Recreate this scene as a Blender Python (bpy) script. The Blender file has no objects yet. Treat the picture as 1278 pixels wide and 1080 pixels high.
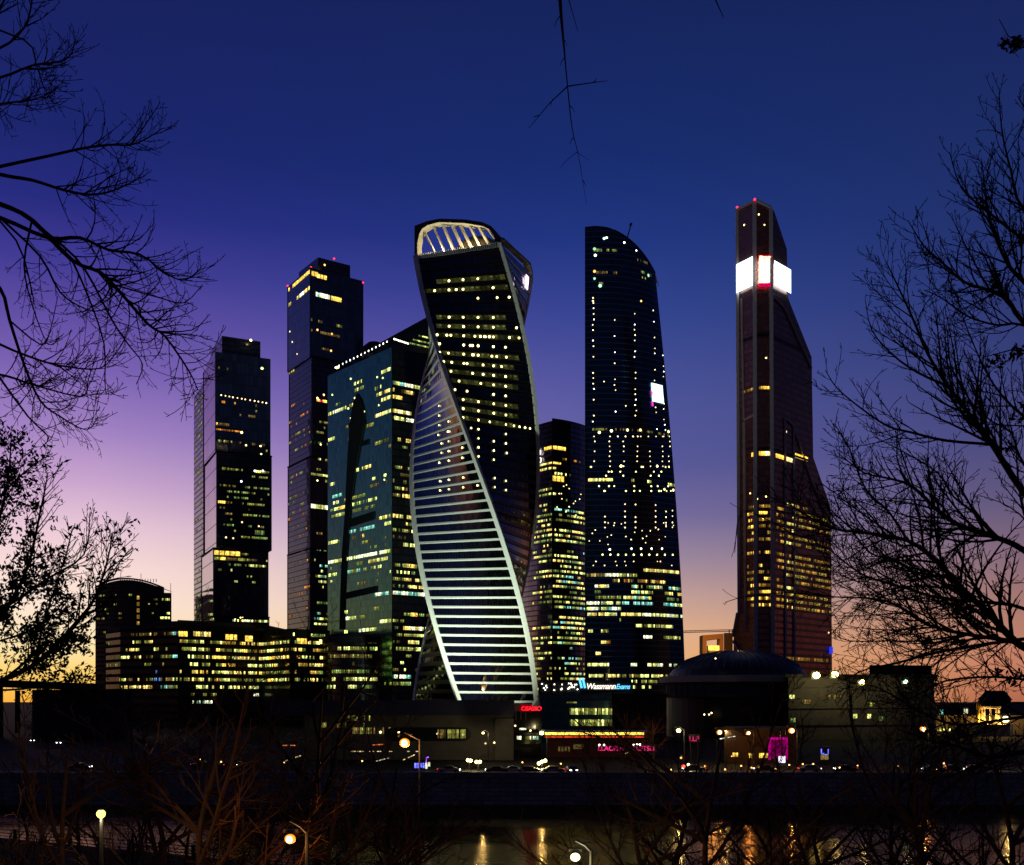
import bpy, math, random
from mathutils import Vector
R = random.Random(11)
F, CX, HY, CZ = 1435.0, 639.0, 875.0, 20.0      # focal length, principal column, horizon row, eye height
def X(px, Y): return (px - CX) / F * Y
def Zp(py, Y): return CZ + (HY - py) / F * Y
def P(px, py, Y): return Vector((X(px, Y), Y, Zp(py, Y)))
S = bpy.context.scene
COL = S.collection
ORG = {}

# ------------------------------------------------------------------ mesh builder
class MB:
    def __init__(s): s.v = []; s.f = []; s.uv = []; s.mi = []; s.cur = 0
    def face(s, pts, uvs=None):
        i = len(s.v); s.v += [tuple(p) for p in pts]
        s.f.append(tuple(range(i, i + len(pts)))); s.uv.append(uvs or [(0, 0)] * len(pts)); s.mi.append(s.cur)
    def wall(s, a, b, z0, z1, u0=0.0):
        L = math.hypot(b[0] - a[0], b[1] - a[1])
        s.face([(a[0], a[1], z0), (b[0], b[1], z0), (b[0], b[1], z1), (a[0], a[1], z1)],
               [(u0, z0), (u0 + L, z0), (u0 + L, z1), (u0, z1)])
    def prism(s, poly, z0, z1, cap=True):
        u = 0.0
        for i in range(len(poly)):
            a, b = poly[i], poly[(i + 1) % len(poly)]
            s.wall(a, b, z0, z1, u); u += math.hypot(b[0] - a[0], b[1] - a[1])
        if cap:
            s.face([(p[0], p[1], z1) for p in poly], [(0, 0)] * len(poly))
            s.face([(p[0], p[1], z0) for p in reversed(poly)], [(0, 0)] * len(poly))
    def box(s, c, d, rz=0.0):
        ca, sa = math.cos(rz), math.sin(rz)
        pl = [(c[0] + x * ca - y * sa, c[1] + x * sa + y * ca) for x, y in
              ((-d[0] / 2, -d[1] / 2), (d[0] / 2, -d[1] / 2), (d[0] / 2, d[1] / 2), (-d[0] / 2, d[1] / 2))]
        s.prism(pl, c[2] - d[2] / 2, c[2] + d[2] / 2)
    def beam(s, a, b, w, h=None):
        a, b = Vector(a), Vector(b); d = (b - a).normalized(); h = h or w
        up = Vector((0, 0, 1)) if abs(d.z) < .95 else Vector((0, 1, 0))
        x = d.cross(up).normalized() * w / 2; y = x.cross(d).normalized() * h / 2
        q = [a - x - y, a + x - y, a + x + y, a - x + y]; r = [p + (b - a) for p in q]
        for i in range(4): j = (i + 1) % 4; s.face([q[i], q[j], r[j], r[i]])
        s.face(q[::-1]); s.face(r)
    def tube(s, pts, rad, n=5, cap=False):
        pts = [Vector(p) for p in pts]; base = len(s.v); m = len(pts)
        d = (pts[1] - pts[0]).normalized()
        x = d.cross(Vector((.31, .77, .55))).normalized()
        for k in range(m):
            if k < m - 1: d = (pts[k + 1] - pts[k]).normalized()
            x = (x - d * x.dot(d)).normalized(); y = d.cross(x); r = rad[k]
            for j in range(n):
                t = 2 * math.pi * j / n; q = pts[k] + (x * math.cos(t) + y * math.sin(t)) * r
                s.v.append((q.x, q.y, q.z))
        z = [(0, 0)] * 4
        for k in range(m - 1):
            for j in range(n):
                a = base + k * n + j; b = base + k * n + (j + 1) % n
                s.f.append((a, b, b + n, a + n)); s.uv.append(z); s.mi.append(s.cur)
        if cap:
            s.f.append(tuple(base + j for j in range(n))[::-1]); s.uv.append([(0, 0)] * n); s.mi.append(s.cur)
            s.f.append(tuple(base + (m - 1) * n + j for j in range(n))); s.uv.append([(0, 0)] * n); s.mi.append(s.cur)
    def lathe(s, c, prof, n=16):
        base = len(s.v)
        for r, z in prof:
            for j in range(n):
                t = 2 * math.pi * j / n; s.v.append((c[0] + r * math.cos(t), c[1] + r * math.sin(t), c[2] + z))
        for k in range(len(prof) - 1):
            for j in range(n):
                a = base + k * n + j; b = base + k * n + (j + 1) % n
                s.f.append((a, b, b + n, a + n)); s.uv.append([(0, 0)] * 4); s.mi.append(s.cur)
    def ball(s, c, r, n=10, m=7, sq=1.0):
        s.lathe(c, [(max(r * math.sin(math.pi * k / m), 1e-3), -r * sq * math.cos(math.pi * k / m)) for k in range(m + 1)], n)
    def build(s, name, mats, parent=None, smooth=False):
        if not isinstance(mats, (list, tuple)): mats = [mats]
        me = bpy.data.meshes.new(name)
        o = ORG.get(parent.name, Vector((0, 0, 0))) if parent else Vector((0, 0, 0))
        g = parent
        while g is not None and g.name not in ORG: g = g.parent; o = ORG.get(g.name, o) if g else o
        me.from_pydata([(v[0] - o.x, v[1] - o.y, v[2] - o.z) for v in s.v], [], s.f)
        ul = me.uv_layers.new(name='UVMap')
        flat = [c for f in s.uv for uv in f for c in uv]
        ul.data.foreach_set('uv', flat)
        for m in mats: me.materials.append(m)
        me.polygons.foreach_set('material_index', s.mi)
        if smooth: me.polygons.foreach_set('use_smooth', [True] * len(s.f))
        me.update()
        ob = bpy.data.objects.new(name, me); COL.objects.link(ob)
        if parent: ob.parent = parent
        return ob

def tag(o, label=None, cat=None, group=None, kind=None):
    if label: o['label'] = label
    if cat: o['category'] = cat
    if group: o['group'] = group
    if kind: o['kind'] = kind
    return o
def thing(name, loc, label, cat, group=None):
    o = bpy.data.objects.new(name, None); COL.objects.link(o); o.location = loc
    o.empty_display_size = 1; ORG[o.name] = Vector(loc)
    return tag(o, label, cat, group)
def copy_tree(o, parent=None):
    c = o.copy(); COL.objects.link(c)
    if parent: c.parent = parent
    for ch in list(o.children): copy_tree(ch, c)
    return c

# ------------------------------------------------------------------ materials
def newmat(name):
    m = bpy.data.materials.new(name); m.use_nodes = True
    nt = m.node_tree; b = nt.nodes['Principled BSDF']
    return m, nt, b
def N(nt, typ, **kw):
    n = nt.nodes.new(typ)
    for k, v in kw.items(): setattr(n, k, v)
    return n
def math_(nt, op, a, b=None, c=None):
    n = N(nt, 'ShaderNodeMath', operation=op)
    for i, x in enumerate((a, b, c)):
        if x is None: continue
        if isinstance(x, (int, float)): n.inputs[i].default_value = x
        else: nt.links.new(x, n.inputs[i])
    return n.outputs[0]
def mixc(nt, fac, a, b):
    n = N(nt, 'ShaderNodeMix', data_type='RGBA')
    for sck, x in ((n.inputs[0], fac), (n.inputs[6], a), (n.inputs[7], b)):
        if isinstance(x, (int, float)): sck.default_value = x
        elif isinstance(x, (tuple, list)): sck.default_value = (*x[:3], 1)
        else: nt.links.new(x, sck)
    return n.outputs[2]
def plain(name, col, rough=.7, metal=0.0, var=.35, scale=2.0):
    m, nt, b = newmat(name)
    tc = N(nt, 'ShaderNodeTexCoord'); no = N(nt, 'ShaderNodeTexNoise'); no.inputs['Scale'].default_value = scale
    no.inputs['Detail'].default_value = 5
    nt.links.new(tc.outputs['Object'], no.inputs['Vector'])
    d = tuple(c * (1 - var) for c in col); l = tuple(min(c * (1 + var), 1) for c in col)
    nt.links.new(mixc(nt, no.outputs['Fac'], d, l), b.inputs['Base Color'])
    b.inputs['Roughness'].default_value = rough; b.inputs['Metallic'].default_value = metal
    if rough >= .7: b.inputs['Specular IOR Level'].default_value = .08
    return m
def facade(name, glass, metal=.4, rough=.06, mw=1.5, fh=3.9, spand=(.02, .02, .022), sf=.28, mf=.07, tilt=.02, ior=1.8, smet=.3, srough=.45):
    m, nt, b = newmat(name)
    uv = N(nt, 'ShaderNodeUVMap'); sp = N(nt, 'ShaderNodeSeparateXYZ'); nt.links.new(uv.outputs[0], sp.inputs[0])
    a = math_(nt, 'DIVIDE', sp.outputs[0], mw); v = math_(nt, 'DIVIDE', sp.outputs[1], fh)
    mask = math_(nt, 'MAXIMUM', math_(nt, 'LESS_THAN', math_(nt, 'FRACT', a), mf), math_(nt, 'LESS_THAN', math_(nt, 'FRACT', v), sf))
    cb = N(nt, 'ShaderNodeCombineXYZ'); nt.links.new(math_(nt, 'FLOOR', a), cb.inputs[0]); nt.links.new(math_(nt, 'FLOOR', v), cb.inputs[1])
    wn = N(nt, 'ShaderNodeTexWhiteNoise', noise_dimensions='2D'); nt.links.new(cb.outputs[0], wn.inputs['Vector'])
    geo = N(nt, 'ShaderNodeNewGeometry')
    sub = N(nt, 'ShaderNodeVectorMath', operation='SUBTRACT'); nt.links.new(wn.outputs['Color'], sub.inputs[0]); sub.inputs[1].default_value = (.5, .5, .5)
    sc = N(nt, 'ShaderNodeVectorMath', operation='SCALE'); nt.links.new(sub.outputs[0], sc.inputs[0]); sc.inputs['Scale'].default_value = tilt
    ad = N(nt, 'ShaderNodeVectorMath', operation='ADD'); nt.links.new(geo.outputs['Normal'], ad.inputs[0]); nt.links.new(sc.outputs[0], ad.inputs[1])
    nm = N(nt, 'ShaderNodeVectorMath', operation='NORMALIZE'); nt.links.new(ad.outputs[0], nm.inputs[0])
    nt.links.new(nm.outputs[0], b.inputs['Normal'])
    g2 = mixc(nt, wn.outputs['Value'], tuple(c * .7 for c in glass), tuple(min(1, c * 1.25) for c in glass))
    nt.links.new(mixc(nt, mask, g2, spand), b.inputs['Base Color'])
    nt.links.new(math_(nt, 'MULTIPLY_ADD', mask, smet - metal, metal), b.inputs['Metallic'])
    nt.links.new(math_(nt, 'MULTIPLY_ADD', mask, srough - rough, rough), b.inputs['Roughness'])
    b.inputs['IOR'].default_value = ior
    return m
def glow(name, col, st, var=1.0, sample=False, detail=.9):
    m = bpy.data.materials.new(name); m.use_nodes = True; nt = m.node_tree; nt.nodes.clear()
    out = N(nt, 'ShaderNodeOutputMaterial'); em = N(nt, 'ShaderNodeEmission'); em.inputs['Color'].default_value = (*col, 1)
    nt.links.new(em.outputs[0], out.inputs[0])
    if var:
        geo = N(nt, 'ShaderNodeNewGeometry'); tc = N(nt, 'ShaderNodeTexCoord')
        no = N(nt, 'ShaderNodeTexNoise'); no.inputs['Scale'].default_value = .75; no.inputs['Detail'].default_value = 2
        nt.links.new(tc.outputs['Object'], no.inputs['Vector'])
        oi = N(nt, 'ShaderNodeObjectInfo')
        r = math_(nt, 'FRACT', math_(nt, 'ADD', geo.outputs['Random Per Island'], math_(nt, 'MULTIPLY', oi.outputs['Random'], 7.31)))
        r = math_(nt, 'POWER', r, 1.6)
        r = math_(nt, 'MULTIPLY_ADD', r, 1.5 * var, 1 - .75 * var)
        k = math_(nt, 'MAXIMUM', math_(nt, 'MULTIPLY_ADD', no.outputs['Fac'], 3.2 * detail, 1 - 1.6 * detail), .08)
        if detail == .9:
            no.inputs['Scale'].default_value = 1.3
            uv = N(nt, 'ShaderNodeUVMap'); sp = N(nt, 'ShaderNodeSeparateXYZ'); nt.links.new(uv.outputs[0], sp.inputs[0])
            r2 = math_(nt, 'FRACT', math_(nt, 'MULTIPLY', r, 37.7)); u = math_(nt, 'SUBTRACT', sp.outputs[0], math_(nt, 'MULTIPLY_ADD', r2, .6, .2)); v = math_(nt, 'SUBTRACT', sp.outputs[1], .72)
            dd = math_(nt, 'ADD', math_(nt, 'MULTIPLY', u, u), math_(nt, 'MULTIPLY', math_(nt, 'MULTIPLY', v, v), 1.6))
            hot = math_(nt, 'MULTIPLY', math_(nt, 'LESS_THAN', dd, .06), math_(nt, 'GREATER_THAN', r2, .45))
            k = math_(nt, 'ADD', k, math_(nt, 'MULTIPLY', hot, 2.6))
        nt.links.new(math_(nt, 'MULTIPLY', math_(nt, 'MULTIPLY', r, k), st), em.inputs['Strength'])
    else: em.inputs['Strength'].default_value = st
    m.cycles.emission_sampling = 'AUTO' if sample else 'NONE'
    return m
LIT = {'warm': glow('lit_warm', (1, .72, .17), 1.3), 'gold': glow('lit_gold', (1, .62, .08), 1.6, .5), 'pale': glow('lit_pale', (.86, .92, .24), 1.15),
       'olive': glow('lit_olive', (.62, .64, .12), .3), 'white': glow('lit_white', (.96, 1, .62), 1.5, .7), 'cyan': glow('lit_cyan', (.3, .85, .68), .7),
       'green': glow('lit_green', (.45, .68, .16), .32), 'orange': glow('lit_orange', (1, .33, .04), .55), 'dim': glow('lit_dim', (.75, .5, .14), .16),
       'blue': glow('lit_blue', (.15, .35, .9), .5)}
DOT = {'yel': glow('downlight_yellow', (1, .86, .28), 5, .5, detail=0), 'warm': glow('downlight_warm', (1, .72, .33), 4, .6, detail=0),
       'white': glow('downlight_white', (1, .95, .75), 6, .4, detail=0), 'org': glow('downlight_orange', (1, .45, .1), 3, .5, detail=0),
       'green': glow('downlight_green', (.5, 1, .6), 1.5, .5, detail=0), 'cyan': glow('downlight_cyan', (.4, .95, 1), 3, .5, detail=0)}
BEACON = glow('beacon_red', (1, .02, .06), 4, 0)
M = {}
M['glass_navy'] = facade('glass_navy', (.05, .08, .12), .45, .05, 1.5, 3.9, (.012, .013, .017), .22)
M['glass_dark'] = facade('glass_dark', (.05, .055, .07), .35, .07, 1.8, 3.9, (.012, .011, .011), .3)
M['glass_city'] = facade('glass_city', (.10, .12, .17), .5, .04, 3.0, 7.8, (.012, .011, .014), .05, .08, .012)
M['glass_teal'] = facade('glass_teal', (.055, .25, .15), .85, .12, 1.4, 3.9, (.06, .19, .14), .12, .06, .012, smet=.7, srough=.2)
M['glass_black'] = facade('glass_black', (.015, .017, .02), .1, .1, 1.5, 3.9, (.006, .006, .007), .25, ior=1.5)
M['glass_copper'] = facade('glass_copper', (.36, .12, .07), .8, .18, 1.5, 4.0, (.18, .06, .03), .4, .1, .02, smet=.5, srough=.35)
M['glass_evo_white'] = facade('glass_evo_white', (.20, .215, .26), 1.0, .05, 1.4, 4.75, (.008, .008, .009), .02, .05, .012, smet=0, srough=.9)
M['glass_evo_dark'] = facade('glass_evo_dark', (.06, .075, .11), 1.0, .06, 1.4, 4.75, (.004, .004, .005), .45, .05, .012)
M['glass_imperia'] = facade('glass_imperia', (.20, .18, .25), .7, .09, 2.2, 3.8, (.025, .022, .03), .25, .06, .02)
M['glass_fed'] = facade('glass_fed', (.018, .05, .07), .4, .05, 1.5, 3.9, (.12, .26, .5), .13, .03, .012, smet=.6, srough=.25, ior=1.6)
M['white_panel'] = plain('white_panel', (.62, .64, .6), .45, 0, .06, .4)
M['pale_rib'] = plain('pale_rib', (.55, .47, .5), .4, .2, .1, .4)
M['concrete'] = plain('concrete', (.11, .1, .085), .85, 0, .3, .6)
M['concrete_dark'] = plain('concrete_dark', (.07, .065, .06), .85, 0, .35, .6)
m_, nt_, b_ = newmat('embankment_granite')
tc_ = N(nt_, 'ShaderNodeTexCoord'); sp_x = N(nt_, 'ShaderNodeSeparateXYZ'); nt_.links.new(tc_.outputs['Object'], sp_x.inputs[0])
cb_ = N(nt_, 'ShaderNodeCombineXYZ'); nt_.links.new(sp_x.outputs[0], cb_.inputs[0]); nt_.links.new(sp_x.outputs[2], cb_.inputs[1])
bk_ = N(nt_, 'ShaderNodeTexBrick'); nt_.links.new(cb_.outputs[0], bk_.inputs['Vector']); bk_.inputs['Scale'].default_value = 1
for k_, v_ in (('Color1', (.32, .29, .28, 1)), ('Color2', (.2, .185, .18, 1)), ('Mortar', (.03, .03, .03, 1))): bk_.inputs[k_].default_value = v_
for k_, v_ in (('Brick Width', 2.2), ('Row Height', .85), ('Mortar Size', .04)): bk_.inputs[k_].default_value = v_
nt_.links.new(bk_.outputs[0], b_.inputs['Base Color']); b_.inputs['Roughness'].default_value = .85; b_.inputs['Specular IOR Level'].default_value = .1
M['stone'] = m_
M['brick_brown'] = plain('brown_cladding', (.10, .06, .035), .8, 0, .3, .5)
M['plaster'] = plain('cream_plaster', (.45, .36, .24), .85, 0, .2, .4)
M['roof_dark'] = plain('roof_dark', (.025, .025, .03), .7, 0, .3, .5)
M['navy_roof'] = plain('navy_roof', (.018, .02, .05), .6, .1, .2, .5)
M['metal_dark'] = plain('metal_dark', (.03, .03, .03), .5, .6, .2, 2)
M['steel'] = plain('steel', (.2, .2, .2), .45, .7, .2, 2)
M['bark'] = plain('bark', (.045, .03, .021), .95, 0, .5, 9)
M['bark_red'] = plain('bark_reddish', (.13, .058, .03), .95, 0, .5, 9)
M['leaf'] = plain('dry_leaf', (.045, .025, .015), .8, 0, .5, 7)
M['copper_roof'] = plain('gilded_dome', (.7, .45, .08), .35, .8, .2, 1)

# ------------------------------------------------------------------ world, sun, camera
W = bpy.data.worlds.new('World'); S.world = W; W.use_nodes = True
nt = W.node_tree; nt.nodes.clear()
out = N(nt, 'ShaderNodeOutputWorld'); bg = N(nt, 'ShaderNodeBackground'); nt.links.new(bg.outputs[0], out.inputs[0])
tc = N(nt, 'ShaderNodeTexCoord'); sx = N(nt, 'ShaderNodeSeparateXYZ'); nt.links.new(tc.outputs['Generated'], sx.inputs[0])
hx = math_(nt, 'SQRT', math_(nt, 'ADD', math_(nt, 'MULTIPLY', sx.outputs[0], sx.outputs[0]), math_(nt, 'MULTIPLY', sx.outputs[1], sx.outputs[1])))
el = math_(nt, 'MULTIPLY', math_(nt, 'ARCTAN2', sx.outputs[2], hx), 180 / math.pi)
AZ0 = math.radians(-26)
dt = math_(nt, 'DIVIDE', math_(nt, 'ADD', math_(nt, 'MULTIPLY', sx.outputs[0], math.sin(AZ0)), math_(nt, 'MULTIPLY', sx.outputs[1], math.cos(AZ0))), math_(nt, 'MAXIMUM', hx, 1e-4))
dl = math_(nt, 'MULTIPLY', math_(nt, 'ARCCOSINE', math_(nt, 'MINIMUM', math_(nt, 'MAXIMUM', dt, -1), 1)), 180 / math.pi)
elf = math_(nt, 'DIVIDE', math_(nt, 'MAXIMUM', el, 0), 90.0)
def lin(c): return tuple(((x / 255) / 12.92 if x / 255 <= .04045 else ((x / 255 + .055) / 1.055) ** 2.4) for x in c)
def ramp(stops):
    n = N(nt, 'ShaderNodeValToRGB'); nt.links.new(elf, n.inputs[0]); cr = n.color_ramp
    while len(cr.elements) > 1: cr.elements.remove(cr.elements[-1])
    for i, (e, c) in enumerate(stops):
        q = cr.elements[0] if i == 0 else cr.elements.new(e / 90)
        q.position = e / 90; q.color = (*lin(c), 1)
    return n.outputs[0]
rA = ramp([(0, (255, 182, 66)), (1.4, (255, 214, 118)), (2.6, (255, 231, 178)), (4.6, (255, 229, 211)), (6.2, (250, 220, 215)), (8, (234, 200, 215)), (10, (203, 166, 206)), (12.4, (162, 130, 195)), (15, (124, 98, 179)),
           (17.2, (97, 78, 164)), (19.6, (64, 57, 147)), (22, (37, 41, 126)), (24.7, (25, 35, 108)), (31, (20, 31, 92)), (34, (19, 29, 84)), (90, (8, 11, 36))])
rB = ramp([(0, (244, 178, 108)), (1.6, (244, 184, 120)), (3.2, (234, 184, 142)), (5, (203, 167, 156)), (7, (160, 140, 163)), (9, (120, 110, 161)), (11.5, (89, 90, 156)), (14.6, (78, 86, 157)),
           (18.3, (51, 70, 146)), (21.8, (29, 53, 128)), (25.2, (20, 43, 110)), (31, (19, 35, 92)), (34, (17, 30, 82)), (90, (8, 11, 36))])
rC = ramp([(0, (168, 92, 72)), (1.8, (190, 118, 97)), (3.8, (170, 116, 104)), (6, (134, 101, 113)), (9, (94, 84, 119)), (12, (70, 70, 122)), (15, (52, 59, 114)),
           (19, (37, 50, 108)), (23, (29, 45, 102)), (28, (23, 38, 94)), (34, (18, 30, 78)), (90, (8, 11, 36))])
rD = ramp([(0, (34, 32, 48)), (6, (28, 33, 60)), (14, (24, 33, 66)), (33, (15, 22, 54)), (90, (8, 11, 36))])
def mr(a, b):
    n = N(nt, 'ShaderNodeMapRange', interpolation_type='LINEAR'); n.inputs[1].default_value = a; n.inputs[2].default_value = b
    nt.links.new(dl, n.inputs[0]); return n.outputs[0]
col = mixc(nt, mr(6, 34), rA, rB); col = mixc(nt, mr(30, 52), col, rC); col = mixc(nt, mr(54, 110), col, rD)
sky = N(nt, 'ShaderNodeTexSky', sky_type='NISHITA', sun_disc=False, sun_elevation=math.radians(-2), sun_rotation=AZ0)
skm = N(nt, 'ShaderNodeMix', data_type='RGBA', blend_type='ADD'); skm.inputs[0].default_value = .01
nt.links.new(col, skm.inputs[6]); nt.links.new(sky.outputs[0], skm.inputs[7])
nt.links.new(skm.outputs[2], bg.inputs[0]); bg.inputs[1].default_value = 1.0

sl = bpy.data.lights.new('sun', 'SUN'); sl.energy = .06; sl.angle = math.radians(.5); sl.color = (1, .6, .35)
so = bpy.data.objects.new('sun', sl); COL.objects.link(so)
sd = Vector((math.sin(AZ0), math.cos(AZ0), math.sin(math.radians(1.0))))
so.rotation_euler = (-sd).to_track_quat('-Z', 'Y').to_euler(); so.location = (0, 0, 400)

cam = bpy.data.cameras.new('camera'); co = bpy.data.objects.new('camera', cam); COL.objects.link(co)
co.location = (0, 0, CZ); co.rotation_euler = (math.radians(90), 0, 0)
cam.sensor_fit = 'HORIZONTAL'; cam.sensor_width = 36; cam.lens = F / 1278 * 36
cam.shift_y = (HY - 540) / 1278; cam.clip_end = 20000; cam.clip_start = .05
S.camera = co
S.view_settings.view_transform = 'Standard'; S.view_settings.look = 'None'; S.view_settings.exposure = 0; S.view_settings.gamma = 1
S.render.resolution_x, S.render.resolution_y = 1024, 865
try:
    S.cycles.max_bounces = 5; S.cycles.diffuse_bounces = 2; S.cycles.glossy_bounces = 3
    S.cycles.sample_clamp_indirect = 6; S.cycles.use_denoising = True
except Exception: pass

# ------------------------------------------------------------------ facades
class Face:
    """a facade from plan point A (left) to B (right, as seen), optional bulge and a right end that leans to Bt at z1"""
    def __init__(s, A, B, z0, z1, bulge=0.0, Bt=None):
        s.A, s.B, s.z0, s.z1, s.bulge, s.Bt = Vector(A).to_2d(), Vector(B).to_2d(), z0, z1, bulge, Vector(Bt).to_2d() if Bt else None
        s.L = (s.B - s.A).length
    def end(s, z):
        if s.Bt is None: return s.B
        k = (z - s.z0) / (s.z1 - s.z0); k = max(0, k) ** 1.6
        return s.B.lerp(s.Bt, k)
    def pt(s, t, z, off=0.0):
        B = s.end(z); d = B - s.A; n = Vector((d.y, -d.x)).normalized()
        p = s.A + d * t + n * (s.bulge * 4 * t * (1 - t))
        if off:
            if s.bulge:
                tg = d - n * 0 + n * (s.bulge * 4 * (1 - 2 * t)); n = Vector((tg.y, -tg.x)).normalized()
            p = p + n * off
        return Vector((p.x, p.y, z))
    def tpx(s, px, z):
        k = (px - CX) / F; lo, hi = -.2, 1.2
        for _ in range(28):
            m = (lo + hi) / 2; p = s.pt(m, z)
            if p.x / p.y < k: lo = m
            else: hi = m
        return (lo + hi) / 2
    def hit(s, px, py):
        z = (s.z0 + s.z1) / 2
        for _ in range(7):
            t = s.tpx(px, z); z = Zp(py, s.pt(t, z).y)
        return t, z
    def mesh(s, mb, nt_=1, zs=None, ztop=None):
        zs = zs or [s.z0, s.z1]
        for i in range(nt_):
            t0, t1 = i / nt_, (i + 1) / nt_
            for a, b in zip(zs[:-1], zs[1:]):
                b0, b1 = (min(b, ztop(t0)), min(b, ztop(t1))) if ztop else (b, b)
                if b0 <= a and b1 <= a: continue
                b0, b1 = max(b0, a), max(b1, a)
                mb.face([s.pt(t0, a), s.pt(t1, a), s.pt(t1, b1), s.pt(t0, b0)],
                        [(t0 * s.L, a), (t1 * s.L, a), (t1 * s.L, b1), (t0 * s.L, b0)])

class Building:
    def __init__(s, name, loc, label, cat, fh=3.9):
        s.root = thing(name, loc, label, cat); s.w = []; s.d = []; s.fh = fh
    def pane(s, f, t0, t1, z0, z1, key, off=.14):
        s.w.append(([f.pt(t0, z0, off), f.pt(t1, z0, off), f.pt(t1, z1, off), f.pt(t0, z1, off)], key, (t1 - t0) * f.L * (z1 - z0)))
    def row(s, f, px0, px1, py, keys, dens=.85, w=2.0, h=None, snap=True, grp=.5):
        h = h or s.fh * R.uniform(.36, .5)
        t0, z = f.hit(px0, py); t1 = f.tpx(px1, z)
        t0, t1 = max(t0, .004), min(t1, .996)
        if snap: z = math.floor(z / s.fh) * s.fh + s.fh * .62
        w = w * .62 if w < 2.5 else w; n = max(1, round((t1 - t0) * f.L / w)); keys = keys if isinstance(keys, (list, tuple)) else [keys]
        key = R.choice(keys); on = R.random() < dens
        for i in range(n):
            if R.random() > grp: on = R.random() < dens; key = R.choice(keys)
            if on:
                a = t0 + (t1 - t0) * (i + .08) / n; b = t0 + (t1 - t0) * (i + .92) / n
                s.pane(f, a, b, z - h / 2, z + h / 2, key)
    def scatter(s, f, px0, px1, py0, py1, dens, keys, w=2.0, h=None, rowp=.75):
        h = h or s.fh * R.uniform(.34, .46)
        _, za = f.hit((px0 + px1) / 2, py1); _, zb = f.hit((px0 + px1) / 2, py0)
        k = math.ceil(za / s.fh)
        while k * s.fh < zb:
            z = k * s.fh + s.fh * .62; t0, t1 = max(f.tpx(px0, z), .004), min(f.tpx(px1, z), .996); k += 1
            if R.random() > rowp or t1 <= t0: continue
            rd = dens * R.uniform(.3, 1.7); n = max(1, round((t1 - t0) * f.L / (w * .62))); on = False; key = R.choice(keys)
            for i in range(n):
                if R.random() < .45: on = R.random() < rd
                if R.random() < .14: continue
                if R.random() < .3: key = R.choice(keys)
                if on:
                    s.pane(f, t0 + (t1 - t0) * (i + .08) / n, t0 + (t1 - t0) * (i + .92) / n, z - h / 2, z + h / 2, key)
    def dots(s, f, pts, key, r=.45):
        for px, py in pts:
            t, z = f.hit(px, py)
            if not .012 < t < .985: continue
            c = f.pt(t, z, .25); d = (f.pt(min(t + .01, 1), z) - f.pt(max(t - .01, 0), z)).normalized()
            s.d.append((c, d, r, key))
    def finish(s, wname='lit_window', dname='downlight'):
        s.w.sort(key=lambda q: -q[2])
        keys = list(LIT)
        mats = [LIT[k] for k in keys]
        for pts, key, _ in s.w[:96]:
            mb = MB(); mb.face(pts, [(0, 0), (1, 0), (1, 1), (0, 1)]); mb.build(wname, LIT[key], s.root)
        if len(s.w) > 96:
            mb = MB()
            for pts, key, _ in s.w[96:]: mb.cur = keys.index(key); mb.face(pts, [(0, 0), (1, 0), (1, 1), (0, 1)])
            tag(mb.build('lit_window_field', mats, s.root), kind='stuff')
        dk = list(DOT); dm = [DOT[k] for k in dk]; rest = MB()
        for i, (c, d, r, key) in enumerate(s.d):
            mb = MB() if i < 96 else rest
            mb.cur = 0 if i < 96 else dk.index(key)
            mb.face([c + d * r * math.cos(a) + Vector((0, 0, r * math.sin(a))) for a in [k * math.pi / 4 for k in range(8)]])
            if i < 96: mb.build(dname, DOT[key], s.root)
        if len(s.d) > 96: tag(rest.build('downlight_field', dm, s.root), kind='stuff')
    def beacons(s, pts, r=.6):
        for p in pts:
            mb = MB(); mb.ball(p, r); mb.build('beacon', BEACON, s.root, True)

def slab(b, name, plan, z0, z1, mat, cap=True):
    mb = MB(); mb.prism(plan, z0, z1, cap); return mb.build(name, mat, b.root)
def pl(px, Y): return (X(px, Y), Y)

# ------------------------------------------------------------------ ground, water, banks
GR = plain('ground_asphalt', (.016, .015, .014), .95, 0, .4, .08)
GRASS = plain('ground_soil', (.014, .011, .008), .95, 0, .5, .7)
def bank(x): return 97 - .59 * x if x < 60 else 61.6
mb = MB(); mb.face([(-6000, 221.6, 5.6), (6000, 221.6, 5.6), (6000, 14000, 5.6), (-6000, 14000, 5.6)])
tag(mb.build('ground', GR), kind='structure')
mb = MB(); xs = [-260 + 8 * i for i in range(56)]
ts = [0, .1, .2, .3, .4, .5, .6, .7, .8, .9, 1]
def gz(x, y):
    z = 18.35 if y <= 0 else max(4.3, 18.35 - .25 * y)
    return z + (.25 * math.sin(x * .7 + y * .3) * math.sin(y * .43) if 3 < y < 55 else 0)
def gp(x, t):
    y = -60 + (bank(x) + 60) * t; return (x, y, gz(x, y))
tt = [i / 60 for i in range(61)]
for a, b in zip(xs[:-1], xs[1:]):
    for t0, t1 in zip(tt[:-1], tt[1:]): mb.face([gp(a, t0), gp(b, t0), gp(b, t1), gp(a, t1)])
tag(mb.build('hillside', GRASS, None, True), kind='structure')
m, wnt, b = newmat('river_water')
b.inputs['Base Color'].default_value = (.006, .007, .007, 1); b.inputs['Roughness'].default_value = .09; b.inputs['IOR'].default_value = 1.33; b.inputs['Specular Tint'].default_value = (.44, .36, .2, 1)
tcw = N(wnt, 'ShaderNodeTexCoord'); mp = N(wnt, 'ShaderNodeMapping'); mp.inputs['Scale'].default_value = (.35, 1.0, 1)
wnt.links.new(tcw.outputs['Object'], mp.inputs[0]); n1 = N(wnt, 'ShaderNodeTexNoise'); n1.inputs['Scale'].default_value = .9; n1.inputs['Detail'].default_value = 4
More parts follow.
